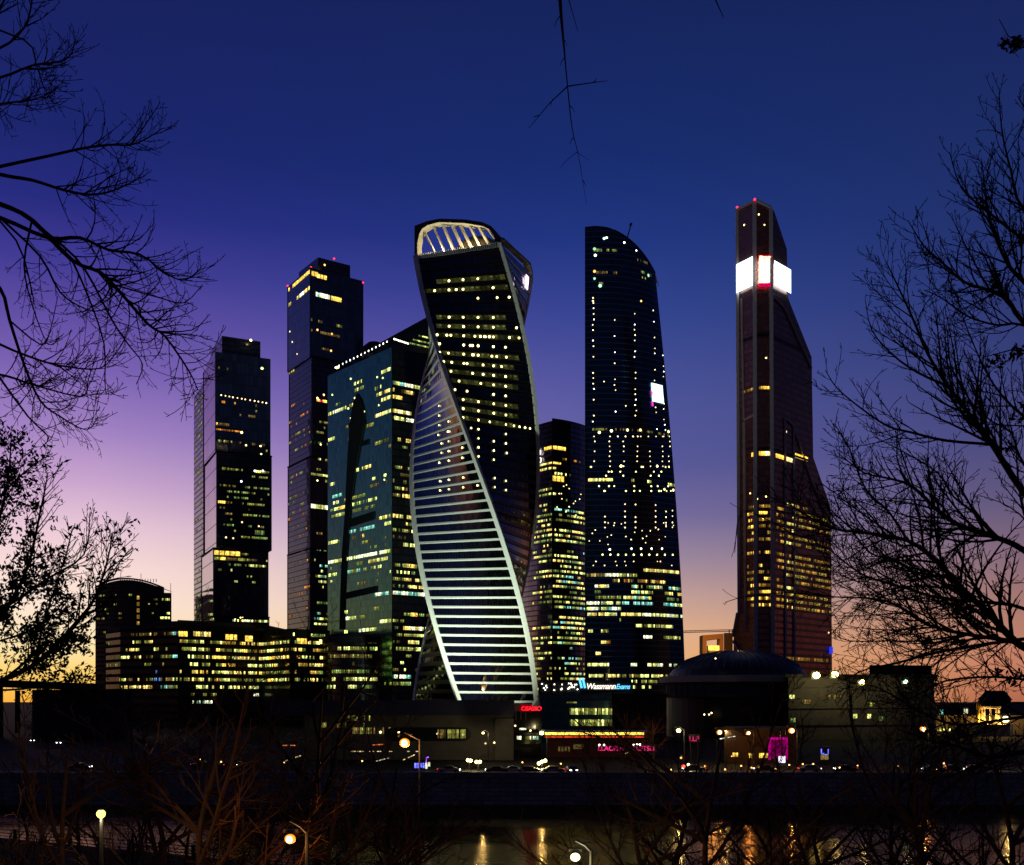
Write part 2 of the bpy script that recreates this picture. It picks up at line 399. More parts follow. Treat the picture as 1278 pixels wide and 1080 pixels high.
wnt.links.new(mp.outputs[0], n1.inputs['Vector']); bp = N(wnt, 'ShaderNodeBump'); bp.inputs['Strength'].default_value = .15; bp.inputs['Distance'].default_value = .4
wnt.links.new(n1.outputs['Fac'], bp.inputs['Height']); wnt.links.new(bp.outputs[0], b.inputs['Normal'])
n2 = N(wnt, 'ShaderNodeTexNoise'); n2.inputs['Scale'].default_value = .05; n2.inputs['Detail'].default_value = 3; wnt.links.new(mp.outputs[0], n2.inputs['Vector'])
mrn = N(wnt, 'ShaderNodeMapRange'); mrn.inputs[1].default_value = .4; mrn.inputs[2].default_value = .65; mrn.inputs[3].default_value = .07; mrn.inputs[4].default_value = .2
wnt.links.new(n2.outputs['Fac'], mrn.inputs[0]); wnt.links.new(mrn.outputs[0], b.inputs['Roughness'])
gs_ = N(wnt, 'ShaderNodeBsdfGlossy'); gs_.inputs['Color'].default_value = (.62, .43, .24, 1); wnt.links.new(bp.outputs[0], gs_.inputs['Normal']); wnt.links.new(mrn.outputs[0], gs_.inputs['Roughness'])
df_ = N(wnt, 'ShaderNodeBsdfDiffuse'); df_.inputs['Color'].default_value = (.012, .013, .009, 1); fre = N(wnt, 'ShaderNodeFresnel'); fre.inputs['IOR'].default_value = 1.33; wnt.links.new(bp.outputs[0], fre.inputs['Normal'])
mx_ = N(wnt, 'ShaderNodeMixShader'); wnt.links.new(fre.outputs[0], mx_.inputs[0]); wnt.links.new(df_.outputs[0], mx_.inputs[1]); wnt.links.new(gs_.outputs[0], mx_.inputs[2])
wnt.links.new(mx_.outputs[0], wnt.nodes['Material Output'].inputs[0])
mb = MB(); mb.face([(-6000, 20, 0), (6000, 20, 0), (6000, 221, 0), (-6000, 221, 0)]); tag(mb.build('river', m), kind='structure')
mb = MB(); mb.box((0, 221.2, 2.6), (6000, .8, 6.0)); mb.box((0, 221.1, 5.9), (6000, 1.2, .8))
for i in range(-60, 61): mb.box((i * 9.0, 220.7, 2.7), (1.0, .5, 5.9))
tag(mb.build('embankment_wall', M['stone']), 'long grey granite embankment wall along the far river bank', 'embankment wall')
mb = MB()
for a, b2 in zip(xs[:-1], xs[1:]):
    A, B = (a, bank(a)), (b2, bank(b2)); mb.wall(B, A, -1, 4.25); mb.face([(A[0], A[1], 4.25), (A[0], A[1] + .7, 4.25), (B[0], B[1] + .7, 4.25), (B[0], B[1], 4.25)]); mb.wall((B[0], B[1] + .7), (A[0], A[1] + .7), -1, 4.25)
tag(mb.build('quay_wall', M['stone']), 'stone quay wall edging the near river bank', 'quay wall')
mb = MB(); mb.face([(-3000, 226, 5.604), (3000, 226, 5.604), (3000, 238, 5.604), (-3000, 238, 5.604)])
tag(mb.build('road', plain('road_asphalt', (.025, .024, .023), .75, 0, .3, .3)), kind='structure')
mb = MB()
for i in range(-90, 91): mb.face([(i * 8, 231.9, 5.608), (i * 8 + 3, 231.9, 5.608), (i * 8 + 3, 232.1, 5.608), (i * 8, 232.1, 5.608)])
tag(mb.build('road_marking', plain('road_paint', (.7, .7, .68), .6)), kind='structure')
# promenade railing on the near bank
rr = thing('railing', (-45, 124, 4.3), 'dark low promenade railing with stout posts along the near bank, lower left', 'railing')
mb = MB()
for xa in range(-100, -4, 4):
    A, B = Vector((xa, bank(xa) - .4, 4.3)), Vector((xa + 4, bank(xa + 4) - .4, 4.3))
    for h in (.35, .7, 1.05): mb.beam(A + Vector((0, 0, h)), B + Vector((0, 0, h)), .08)
mb.build('rail', M['metal_dark'], rr)
for xa in range(-100, -2, 4):
    mb = MB(); mb.box((xa, bank(xa) - .4, 4.85), (.35, .35, 1.2)); mb.box((xa, bank(xa) - .4, 5.5), (.45, .45, .12)); mb.build('post', M['metal_dark'], rr)

# ------------------------------------------------------------------ tower with the stacked shifted blocks, left
M['glass_pink_reflect'] = facade('glass_pink_reflect', (.42, .32, .37), .85, .05, 3.4, 13, (.03, .02, .03), .05, .13, .01)  # pink sky reflection on the left faces, helped along by a pinkish tint
M['glass_dark2'] = facade('glass_dark2', (.06, .075, .11), .35, .06, 3.0, 3.9, (.010, .009, .011), .16, .06, .016, ior=1.4)
def block_tower(name, label, Yc, pc, Yl, plx, Yr, prx, blocks, zbot, lmats):
    b = Building(name, (X(pc, Yc), Yc + 20, 5.6), label, 'skyscraper')
    lf = []; rf = []
    C, A, B = Vector(pl(pc, Yc)), Vector(pl(plx, Yl)), Vector(pl(prx, Yr))
    ztop = blocks[0][0]
    for i, (zt, zb, ox, oy) in enumerate(blocks):
        o = Vector((ox, oy)); a, c, d = A + o, C + o, B + o; e = a + (d - c)
        mb = MB(); mb.prism([a, c, d, e], zb, zt); mb.mi[0] = 1; mb.build('tower_block', [M['glass_city'] if i % 2 == 0 else M['glass_dark2'], M[lmats[i]]], b.root)
        lf.append(Face(a, c, zb, zt)); rf.append(Face(c, d, zb, zt))
        for q in (a, c, d): mb = MB(); mb.box((q[0], q[1], (zt + zb) / 2), (.6, .6, zt - zb - .2)); mb.build('corner_mullion', M['steel'], b.root)
        if i: slab(b, 'setback_ledge', [a + (a - e) * 0 + Vector((-.6, -.6)), c + Vector((0, -1.2)), d + Vector((.8, -.4)), e], zt, zt + .8, M['roof_dark'])
    return b, lf, rf


t1, t1l, t1r = block_tower('skyscraper', 'dark skyscraper of shifted stacked blocks with a pink reflecting side, leftmost tall tower', 800, 269, 850, 254, 817, 337,
    [(263, 193.4, 0, 0), (193, 126.4, 1.2, -1.5), (126, 79.4, -1.4, 0), (79, 5, -1.0, 1.0)], 5, ['glass_pink_reflect', 'glass_pink_reflect', 'glass_pink_reflect', 'glass_dark2'])
slab(t1, 'penthouse', [pl(263, 846), pl(277, 806), pl(325, 819), pl(312, 862)], 263.4, 276, M['glass_dark'])
slab(t1, 'side_wing', [pl(242, 892), pl(253.5, 858), pl(300, 870), pl(285, 900)], 5, 256, M['glass_dark'])
wf = Face(pl(242, 892), pl(253.5, 858), 5, 256)
t1.scatter(wf, 242.5, 253, 500, 780, .35, ['olive', 'green', 'dim'], 3)
a, b_, c, d = t1r
t1.dots(a, [(270 + i * 5.2 + R.uniform(-1, 1), 492.5 + i * .9) for i in range(13)], 'warm', .5)
t1.dots(a, [(313, 425), (301.5, 540), (327, 460)], 'yel', .9)
t1.row(a, 268, 286, 529, ['gold', 'dim'], .8); t1.row(a, 269, 300, 536, ['orange'], .8, h=1); t1.row(a, 270, 285, 461, 'dim', .5)
t1.row(a, 308, 333, 556, ['olive', 'dim'], .5)
t1.dots(a, [(307, 556), (325, 557), (326, 567), (330, 570)], 'yel', .6)
t1.row(b_, 277, 288, 585, 'olive', .8); t1.row(b_, 317, 332, 589, ['pale', 'olive'], .9)
t1.dots(b_, [(301, 601), (318, 588), (328, 588)], 'white', .7)
t1.row(b_, 272, 286, 628, ['gold', 'dim'], .9); t1.row(b_, 302, 330, 631, ['olive', 'dim', 'green'], .6)
t1.dots(b_, [(302, 652), (282, 671), (291, 672), (323, 657)], 'warm', .6)
t1.row(b_, 318, 330, 664, 'green', 1, h=3); t1.row(b_, 314, 332, 674, ['green', 'olive'], .7)
t1.scatter(b_, 274, 336, 590, 680, .38, ['olive', 'dim', 'green'])
t1.row(c, 265, 300, 687, 'gold', .85, w=4, h=3); t1.row(c, 265, 304, 697, ['gold', 'olive', 'dim'], .75, w=4)
t1.scatter(c, 290, 336, 690, 738, .35, ['olive', 'green', 'dim', 'pale'])
t1.scatter(c, 272, 336, 700, 735, .3, ['olive', 'dim', 'green', 'pale']); t1.scatter(a, 272, 336, 500, 580, .07, ['dim', 'olive', 'orange']); t1.scatter(d, 290, 336, 736, 790, .6, ['pale', 'olive', 'green', 'white', 'dim'], 1.8)
t1.row(d, 266, 300, 741, ['olive', 'dim'], .6); t1.row(d, 266, 308, 770, ['gold', 'dim'], .7, w=3); t1.row(d, 266, 306, 778, ['gold', 'olive'], .6, w=3)
t1.dots(d, [(R.uniform(292, 322), R.uniform(720, 775)) for _ in range(22)], 'yel', .5)
t1.finish()

t2, t2l, t2r = block_tower('skyscraper', 'tall dark skyscraper with two bright floors below its stepped top', 840, 387, 880, 359, 868, 453,
    [(337, 271.4, 0, 0), (271, 198.4, 1.4, -1), (198, 131.4, .6, -1.5), (131, 5, 0, 0)], 5, ['glass_city', 'glass_dark2', 'glass_dark2', 'glass_dark2'])
slab(t2, 'penthouse', [pl(373, 880), pl(397, 850), pl(437, 866), pl(415, 900)], 337.4, 348, M['glass_dark'])
l0, r0 = t2l[0], t2r[0]
t2.row(l0, 360, 387, 362, 'gold', .92, w=3, h=2.6); t2.row(r0, 388.5, 397, 341, 'gold', 1, w=3, h=3.4, snap=False); t2.row(r0, 395, 408, 344, ['gold', 'warm'], 1, w=3, h=3, snap=False)
t2.row(l0, 360, 387, 384, ['white', 'warm', 'pale'], .9, w=3, h=2.6); t2.row(r0, 394, 412, 368, ['white', 'cyan'], 1, w=2.4, h=3.2); t2.row(r0, 413, 426, 374, ['gold', 'white'], 1, w=2.4, h=3.2)
t2.row(r0, 388, 404, 397, 'dim', .5); t2.row(r0, 411, 427, 402, 'olive', .9); t2.row(r0, 388, 424, 413, 'dim', .8); t2.row(r0, 394, 410, 434, 'dim', .8)
t2.dots(r0, [(396, 412), (414, 417), (387, 433), (413, 438), (405, 331)], 'org', .8); t2.dots(l0, [(365, 427), (371, 442), (362, 414)], 'warm', .6)
l1, r1 = t2l[1], t2r[1]
t2.row(l1, 359, 368, 467, ['warm', 'olive'], 1, h=4); t2.row(r1, 395, 424, 500, ['gold', 'dim'], .7); t2.dots(r1, [(396, 497), (385, 498), (404, 493), (382, 536), (388, 534)], 'warm', .8)
t2.scatter(l1, 358, 390, 500, 565, .22, ['dim', 'orange', 'olive']); t2.scatter(r1, 393, 440, 505, 570, .3, ['olive', 'dim', 'green'])
l2, r2 = t2l[2], t2r[2]
t2.row(r2, 388, 424, 633, ['white', 'pale'], .9, h=3); t2.row(r2, 388, 410, 590, ['olive', 'pale'], .8); t2.scatter(r2, 393, 440, 575, 680, .32, ['olive', 'green', 'pale', 'dim'])
t2.scatter(l2, 358, 390, 590, 680, .16, ['dim', 'orange', 'olive', 'green']); t2.dots(r2, [(387, 619), (400, 555), (388, 596), (396, 600)], 'yel', .6)
l3, r3 = t2l[3], t2r[3]
t2.scatter(r3, 392, 440, 685, 785, .55, ['green', 'olive', 'cyan', 'pale'], 1.8); t2.scatter(l3, 358, 390, 690, 780, .1, ['dim', 'orange'])
t2.row(r3, 392, 408, 781, 'pale', 1)
t2.beacons([P(359, 357, 880), P(388, 334, 848), P(453, 353, 868), P(417, 323, 858), (t2r[1].pt(.15, 240, .6)), t2r[1].pt(.3, 225, .6)], .7)
t2.finish()

# ------------------------------------------------------------------ teal glass office tower with the dark keel
z_e = 217
A, C, B = pl(409, 697), pl(489, 640), pl(552, 661)
gt = Building('office_tower', (X(470, 660), 670, 5.6), 'blue green glass tower with dark vertical keel and light string along its sloping roof edge', 'office tower')
Bk = (B[0] + A[0] - C[0], B[1] + A[1] - C[1])
mb = MB(); mb.wall(A, C, 5, z_e); mb.build('main_facade', M['glass_teal'], gt.root)
mb = MB(); mb.wall(C, B, 5, z_e); mb.wall(B, Bk, 5, z_e); mb.wall(Bk, A, 5, z_e); mb.build('side_facade', M['glass_black'], gt.root)
mb = MB(); mb.face([(*A, z_e), (*C, z_e), (*B, z_e), (*Bk, z_e)]); mb.build('roof', M['roof_dark'], gt.root)
gl, gr = Face(A, C, 5, z_e), Face(C, B, 5, z_e)
def onface(f, px, py, off): t, z = f.hit(px, py); return f.pt(t, z, off)
# sloping roof wedge, dome
mb = MB(); q = [P(452, 440, 668), P(538, 393, 668), P(538, 440, 668), P(452, 446, 668)]
r_ = [p + Vector((4, 22, 0)) for p in q]
mb.face(q); mb.face(r_[::-1])
for i in range(4): j = (i + 1) % 4; mb.face([q[j], q[i], r_[i], r_[j]])
mb.build('roof_canopy', M['glass_navy'], gt.root)
mb = MB(); mb.lathe((X(467, 690), 690, Zp(450, 690)), [(8.5, 0), (8.2, 4), (6.5, 8), (3.5, 10.5), (.01, 11.5)], 24); mb.build('roof_dome', M['roof_dark'], gt.root, True)
# keel and slots: raised black fin on the main facade
M['keel_black'] = plain('keel_black', (.02, .03, .03), .9, 0, .2, .5); M['keel_black'].node_tree.nodes['Principled BSDF'].inputs['Specular IOR Level'].default_value = .05
kl = [(447, 491), (452, 500), (455, 512), (456, 528), (452, 548), (446, 580), (441, 615), (437, 650), (433, 700), (431, 740), (430, 786),
      (425, 786), (426, 740), (428, 690), (431, 650), (433, 610), (435, 570), (437, 540), (439, 520), (442, 503)]
fr = [onface(gl, x, y, .8) for x, y in kl]; bk = [onface(gl, x, y, .02) for x, y in kl]
mb = MB(); mb.face(fr[::-1]); 
for i in range(len(kl)): j = (i + 1) % len(kl); mb.face([fr[i], fr[j], bk[j], bk[i]])
mb.build('keel', M['keel_black'], gt.root)
for (x0, y0, x1, y1, h) in ((434, 654, 468, 643, 10), (431, 744, 471, 735, 8), (446, 556, 461, 551, 6), (436, 531, 457, 528, 5)):
    fr = [onface(gl, x0, y0 + h / 2, .5), onface(gl, x1, y1 + h / 2, .5), onface(gl, x1, y1 - h / 2, .5), onface(gl, x0, y0 - h / 2, .5)]
    bk = [onface(gl, x0, y0 + h / 2, .02), onface(gl, x1, y1 + h / 2, .02), onface(gl, x1, y1 - h / 2, .02), onface(gl, x0, y0 - h / 2, .02)]
    mb = MB(); mb.face(fr)
    for i in range(4): j = (i + 1) % 4; mb.face([fr[j], fr[i], bk[i], bk[j]])
    mb.build('slot_band', M['keel_black'], gt.root)
mb = MB(); mb.box((B[0] - 5.5, B[1] - 4.8, 110), (.8, .8, 205)); 
for k in range(40): mb.box((B[0] - 4.3, B[1] - 4.0, 12 + k * 5), (2.4, .5, .25))
mb.build('maintenance_track', M['metal_dark'], gt.root)
gt.dots(gl, [(419 + i * 4.6, 459 - i * 2.3) for i in range(15)], 'white', .55)
gt.dots(gl, [(421, 459), (423, 458.5)], 'yel', .9)
gt.dots(gr, [(492 + i * 2.4, 423.5 + i * .8) for i in range(8)], 'white', .5)
gt.row(gr, 509, 545, 428, ['green', 'pale'], 1, 2, .9, False); gt.row(gr, 515, 545, 424, ['green', 'pale'], .9, 2, .9, False); gt.row(gr, 522, 545, 419, ['green', 'pale'], .9, 2, .9, False)
gt.dots(gl, [(438, 473), (447, 478), (471, 471), (478, 472), (443, 497), (415, 493), (435, 510), (455, 514), (438, 522), (450, 523), (473, 506), (441, 560), (480, 599)], 'yel', .55)
for (a0, a1, y, k, dn) in ((476, 488, 463, ['pale', 'warm'], .9), (442, 453, 480, ['pale', 'dim'], .9), (442, 454, 486, ['pale', 'olive'], .9), (468, 476, 484, ['pale', 'green'], .9),
    (410, 442, 515, ['pale', 'white', 'olive'], .85), (470, 488, 491, ['warm', 'olive'], .8), (476, 488, 498, ['warm', 'pale'], .9), (468, 488, 519, ['white', 'pale', 'warm'], .9),
    (447, 467, 541, ['pale', 'olive'], .8), (410, 418, 553, 'pale', 1), (468, 488, 557, 'olive', .7), (438, 448, 592, 'pale', 1), (452, 464, 588, ['warm', 'olive'], 1), (412, 418, 610, 'pale', .8),
    (415, 427, 622, 'cyan', .9), (430, 456, 624, ['olive', 'pale', 'green'], .9), (416, 440, 632, ['pale', 'white'], .7), (440, 470, 632, ['pale', 'green'], .8), (417, 434, 639, ['gold', 'pale'], .95), (440, 468, 640, ['green', 'olive'], .7),
    (419, 432, 647, ['pale', 'green'], .9), (468, 488, 653, ['warm', 'pale'], .9), (436, 468, 663, ['cyan'], .9), (480, 488, 658, 'pale', 1), (440, 456, 671, ['dim', 'warm'], .8), (410, 422, 679, 'pale', .9),
    (432, 488, 699, ['white', 'pale'], .95), (410, 434, 706, ['pale', 'white', 'warm'], .85), (432, 480, 707, ['green', 'olive'], .7), (460, 484, 706, ['warm', 'pale'], .8), (410, 430, 717, ['pale', 'green'], .8), (434, 452, 716, ['cyan', 'olive'], .8),
    (410, 422, 736, 'pale', .5), (468, 488, 745, ['cyan', 'white'], .9), (428, 446, 773, ['white', 'pale'], .9), (448, 456, 768, 'olive', 1), (467, 476, 764, 'olive', .8), (429, 434, 764, 'pale', 1),
    (474, 488, 780, ['white', 'pale'], 1), (448, 470, 785, ['pale', 'white'], .9), (430, 434, 790, 'pale', 1)):
    gt.row(gl, a0, a1, y, k, dn, 1.8, 1.9)
for (a0, a1, y, k, dn) in ((490, 530, 475, ['white', 'pale', 'cyan'], .85), (490, 545, 486, ['warm', 'olive', 'dim'], .8), (490, 506, 494, ['warm', 'gold'], .9), (490, 530, 510, ['white', 'warm'], .9), (492, 525, 522, ['white', 'pale'], .85),
    (496, 545, 552, ['warm', 'olive'], .7), (500, 516, 617, ['gold', 'warm'], .9), (490, 520, 605, ['olive', 'dim'], .5), (490, 516, 647, ['pale', 'warm'], .8), (503, 520, 684, ['white', 'pale'], .9), (503, 520, 703, ['gold', 'warm'], 1),
    (490, 540, 744, ['cyan', 'white'], .85), (503, 545, 781, ['pale', 'white', 'warm'], .95), (512, 521, 764, ['warm', 'gold'], 1), (509, 545, 800, ['pale', 'warm'], .9), (494, 545, 807, ['olive', 'pale'], .7), (490, 515, 844, ['cyan', 'white'], .8), (490, 525, 853, ['green', 'olive'], .5)):
    gt.row(gr, a0, a1, y, k, dn, 1.8, 2.0)
gt.scatter(gr, 490, 545, 590, 745, .5, ['olive', 'green', 'dim', 'pale', 'warm']); gt.scatter(gr, 490, 545, 745, 862, .45, ['olive', 'green', 'dim', 'pale']); gt.scatter(gl, 480, 489, 780, 860, .3, ['green', 'olive']); gt.scatter(gl, 441, 488, 600, 735, .16, ['green', 'olive', 'pale', 'dim']); gt.scatter(gl, 410, 426, 600, 740, .3, ['green', 'olive', 'pale', 'dim']); gt.scatter(gl, 411, 488, 480, 600, .05, ['olive', 'dim', 'green']); gt.scatter(gr, 490, 540, 470, 590, .2, ['olive', 'green', 'dim'])
gt.finish()

# ------------------------------------------------------------------ twisted tower
ECX, ECY, ER, EB, ET, EFH = X(592.5, 600), 600.0, 33.0, 14.25, 247.0, 4.75
def eang(z): return math.radians(5 - .265 * ((z - 20) * F / 600 - 275))
def ecor(k, z, r=ER):                       # corners a, b, d, c in turn
    a = eang(z) + k * math.pi / 2
    return Vector((ECX + r * math.sin(a), ECY - r * math.cos(a), z))
ev = Building('twisted_skyscraper', (ECX, ECY, 5.6), 'twisting skyscraper with white floor bands and an open arch crown', 'skyscraper', EFH)
NF = 49
def strip(mb, k, z0, z1, off=0.0, ins=0.0):
    q = []
    for z in (z0, z1):
        p0, p1 = ecor(k, z), ecor(k + 1, z); d = (p1 - p0).normalized(); n = Vector((d.y, -d.x, 0))
        q.append((p0 + d * ins + n * off, p1 - d * ins + n * off))
    L = (q[0][1] - q[0][0]).length
    mb.face([q[0][0], q[0][1], q[1][1], q[1][0]], [(0, z0), (L, z0), (L, z1), (0, z1)])
    return q
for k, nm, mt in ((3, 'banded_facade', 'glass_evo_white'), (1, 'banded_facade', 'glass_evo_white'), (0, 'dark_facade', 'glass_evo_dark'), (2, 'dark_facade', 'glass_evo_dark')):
    mb = MB()
    for i in range(NF):
        z0, z1 = EB + i * EFH, EB + (i + 1) * EFH; a0, a1, b0, b1 = ecor(k, z0), ecor(k + 1, z0), ecor(k, z1), ecor(k + 1, z1); L = (a1 - a0).length
        for j in range(12):
            u, v = j / 12, (j + 1) / 12
            mb.face([a0.lerp(a1, u), a0.lerp(a1, v), b0.lerp(b1, v), b0.lerp(b1, u)], [(u * L, z0), (v * L, z0), (v * L, z1), (u * L, z1)])
    mb.build(nm, M[mt], ev.root)
for i in range(NF):                          # white spandrel bands of the banded facades, one pair per floor
    for k in (3, 1):
        mb = MB(); z0 = EB + i * EFH; z1 = z0 + 1.12
        fo = strip(mb, k, z0, z1, .35, 1.0)
        q0 = [fo[0][0], fo[0][1]]; q1 = [fo[1][0], fo[1][1]]
        p0, p1 = ecor(k, z0), ecor(k + 1, z0); mb.face([p0, p1, q0[1], q0[0]])
        p0, p1 = ecor(k, z1), ecor(k + 1, z1); mb.face([q1[0], q1[1], p1, p0])
        mb.build('floor_band', M['white_panel'], ev.root)
for i in range(0, NF, 1):
    pass
mb = MB()
for i in range(NF):                          # thin dark ledges on the dark facades
    for k in (0, 2):
        z0 = EB + i * EFH
        a0 = strip(mb, k, z0, z0 + .35, .4, .6)
        p0, p1 = ecor(k, z0 + .35), ecor(k + 1, z0 + .35); mb.face([a0[1][0], a0[1][1], p1, p0])
mb.build('floor_ledge', M['metal_dark'], ev.root)
for k in range(4):                           # white ribbons running up the four corners
    mb = MB(); w = 1.9 if k in (0, 3) else 1.3
    prev = None
    for i in range(NF * 2 + 1):
        z = EB + i * EFH / 2; p = ecor(k, z)
        d1 = (ecor(k - 1, z) - p).normalized(); d2 = (ecor(k + 1, z) - p).normalized(); o = (p - Vector((ECX, ECY, z))).normalized()
        r4 = [p + d1 * w, p + d1 * w + o * .7, p + o * 1.0, p + d2 * w + o * .7, p + d2 * w]
        if prev:
            for j in range(4): mb.face([prev[j], prev[j + 1], r4[j + 1], r4[j]])
        prev = r4
    mb.build('corner_ribbon', M['white_panel'], ev.root)
# roof deck, dome and arch crown
mb = MB(); mb.face([ecor(k, ET + .02, ER - .2) for k in (0, 1, 2, 3)][::1]); mb.build('roof', M['concrete_dark'], ev.root)
cA, cB, cD, cC = (ecor(k, ET) for k in range(4))
def crown_pt(p, q, t, z, dep=0.0):
    d = (q - p); n = Vector((-d.y, d.x, 0)).normalized()     # inward
    v = p + d * t + n * dep; return Vector((v.x, v.y, z))
def ring(p, q, outer, inner, dep, name):
    mb = MB(); po = lambda l, dp: [crown_pt(p, q, t, z, dp) for t, z in l]
    of, ob, jf, jb = po(outer, -.4), po(outer, dep), po(inner, -.4), po(inner, dep)
    for i in range(len(outer) - 1):
        mb.cur = 0; mb.face([jf[i], jf[i + 1], of[i + 1], of[i]][::-1]); mb.face([ob[i], ob[i + 1], jb[i + 1], jb[i]][::-1]); mb.face([of[i], of[i + 1], ob[i + 1], ob[i]])
        mb.cur = 1; mb.face([jf[i], jb[i], jb[i + 1], jf[i + 1]])
    return mb.build(name, [M['metal_dark'], M['white_panel']], ev.root)
oA = [(0, 246.8), (0, 255), (0, 262.2), (.03, 262.5), (.15, 263.6), (.3, 263.8), (.6, 261.3), (.8, 258.6), (.9, 256), (.97, 252), (1, 247)]
iA = [(.035, 246.8), (.035, 253), (.055, 257.5), (.09, 260), (.16, 261.5), (.3, 262), (.6, 259.4), (.8, 256.6), (.88, 254.4), (.93, 251.5), (.955, 247)]
ring(cA, cB, oA, iA, 5.0, 'crown_arch')
oB = [(0, 246.8), (0, 250), (.1, 251.2), (.5, 251.8), (.8, 252.5), (.93, 252.5), (1, 249), (1, 247)]
iB = [(.03, 246.8), (.03, 248), (.1, 250.2), (.5, 250.8), (.8, 251.3), (.9, 251), (.96, 248.4), (.965, 247)]
ring(cB, cD, oB, iB, 3.0, 'crown_arch')
def interp(l, t):
    for (a, za), (b2, zb) in zip(l[:-1], l[1:]):
        if a <= t <= b2 and b2 > a: return za + (zb - za) * (t - a) / (b2 - a)
    return l[-1][1]
for i, t in enumerate((.09, .2, .31, .42, .52, .63, .74, .85)):
    mb = MB(); a0 = crown_pt(cA, cB, t, interp(iA, t) + .1, 2.2); a1 = crown_pt(cA, cB, t + .10, 247.3, 10)
    mb.beam(a0, a1, 1.5 if 1 < i < 7 else .8, .8); mb.build('crown_rafter', M['white_panel'], ev.root)
mb = MB(); dc = Vector((X(598, 606), ECY + 4, 247.1)); mb.lathe(dc, [(13, 0), (13, 6), (12.6, 8.5), (11, 11.4), (8, 13.8), (4, 15), (.01, 15.3)], 32); mb.build('roof_dome', M['plaster'], ev.root, True)
mb = MB()
for i in range(46):
    t = .02 + i * .96 / 45; p = crown_pt(cA, cB, t, 246.2, -.55); mb.box(p, (.45, .45, 2.6), math.atan2((cB - cA).y, (cB - cA).x))
mb.build('parapet_slats', M['white_panel'], ev.root)
mb = MB(); mb.wall((0, 0), (0, 0), 0, 0)
def evface(k, i):
    z0 = EB + i * EFH; p0, p1 = ecor(k, z0 + EFH * .55), ecor(k + 1, z0 + EFH * .55)
    return Face((p0.x, p0.y), (p1.x, p1.y), z0, z0 + EFH)
def evpt(k, t, z, off):
    p0, p1 = ecor(k, z), ecor(k + 1, z); d = (p1 - p0).normalized(); return p0.lerp(p1, t) + Vector((d.y, -d.x, 0)) * off, d
def evlights(k, rows, key, r, lit=None, pad=10):
    for py, xs_ in rows:
        for px in xs_:
            best = None
            for i in range(NF):
                f = evface(k, i); t, z = f.hit(px, py)
                if f.z0 <= z < f.z1 and -.02 < t < 1.02: best = (f, i, t); break
            if not best: continue
            f, i, t = best; z = f.z0 + EFH * .68
            c, d = evpt(k, t, z, .5); ev.d.append((c, d, r, key))
        if lit:
            px = sum(xs_) / len(xs_)
            for i in range(NF):
                f = evface(k, i); t, z = f.hit(px, py)
                if f.z0 <= z < f.z1:
                    ta, tb = max(.05, f.tpx(min(xs_) - pad, z)), min(.95, f.tpx(max(xs_) + pad, z)); n = max(2, int((tb - ta) * f.L / 2.8))
                    for j in range(n):
                        a_, b_ = ta + (tb - ta) * (j + .04) / n, ta + (tb - ta) * (j + .96) / n
                        ev.w.append(([evpt(k, a_, f.z0 + 2.2, .25)[0], evpt(k, b_, f.z0 + 2.2, .25)[0], evpt(k, b_, f.z0 + 4.5, .25)[0], evpt(k, a_, f.z0 + 4.5, .25)[0]], lit, 6.0))
                    break
LIT['office'] = glow('lit_office_dim', (.42, .44, .12), .075, .9)
evlights(0, [(356, [561, 578.5, 597, 616]), (369, [543, 561, 570, 578.5, 597, 621, 636]), (394, [561, 578.5, 597, 616]), (405, [561, 579, 597, 616]), (417, [546, 558, 563, 579, 593, 605, 616, 645]),
    (428, [549, 579, 587, 590, 600, 606, 611, 616, 636, 648]), (440, [549, 560, 579, 591, 597, 616, 631]), (451, [554, 564, 579, 590, 597, 614, 620, 632]), (462, [563, 583, 603, 616, 626]),
    (473, [573, 590, 603, 616, 631]), (485, [568, 583, 600, 616, 631]), (500, [578, 597, 616, 631]), (512, [578, 597, 616, 631]), (523, [578, 597, 616, 631])], 'yel', .62, 'office', 16)
evlights(0, [(534, [588, 597, 611, 631, 641, 648, 655, 661]), (549, [597, 616, 631]), (560, [597, 616, 631]), (573, [597, 616, 632]), (600, [617, 631]), (612, [617, 631])], 'yel', .55, None)
evlights(3, [(509, [549]), (520, [549]), (531, [549, 561]), (540, [560]), (544, [548, 561]), (554, [552, 561]), (566, [552, 561, 578]), (579, [549, 561, 578]), (604, [550, 561, 579]), (614, [550, 561, 579, 597])], 'yel', .5, None)
fbd = Face((ecor(1, 238).x, ecor(1, 238).y), (ecor(2, 238).x, ecor(2, 238).y), 230, 247)
t_, z_ = fbd.hit(655, 353)
SCR = glow('screen_magenta_white', (1, .72, 1), 3, .4, True, .6)
mb = MB(); mb.face([evpt(1, t_ - .05, z_ - 3, .9)[0], evpt(1, t_ + .06, z_ - 3, .9)[0], evpt(1, t_ + .06, z_ + 3, .9)[0], evpt(1, t_ - .05, z_ + 3, .9)[0]]); mb.build('video_screen', SCR, ev.root)
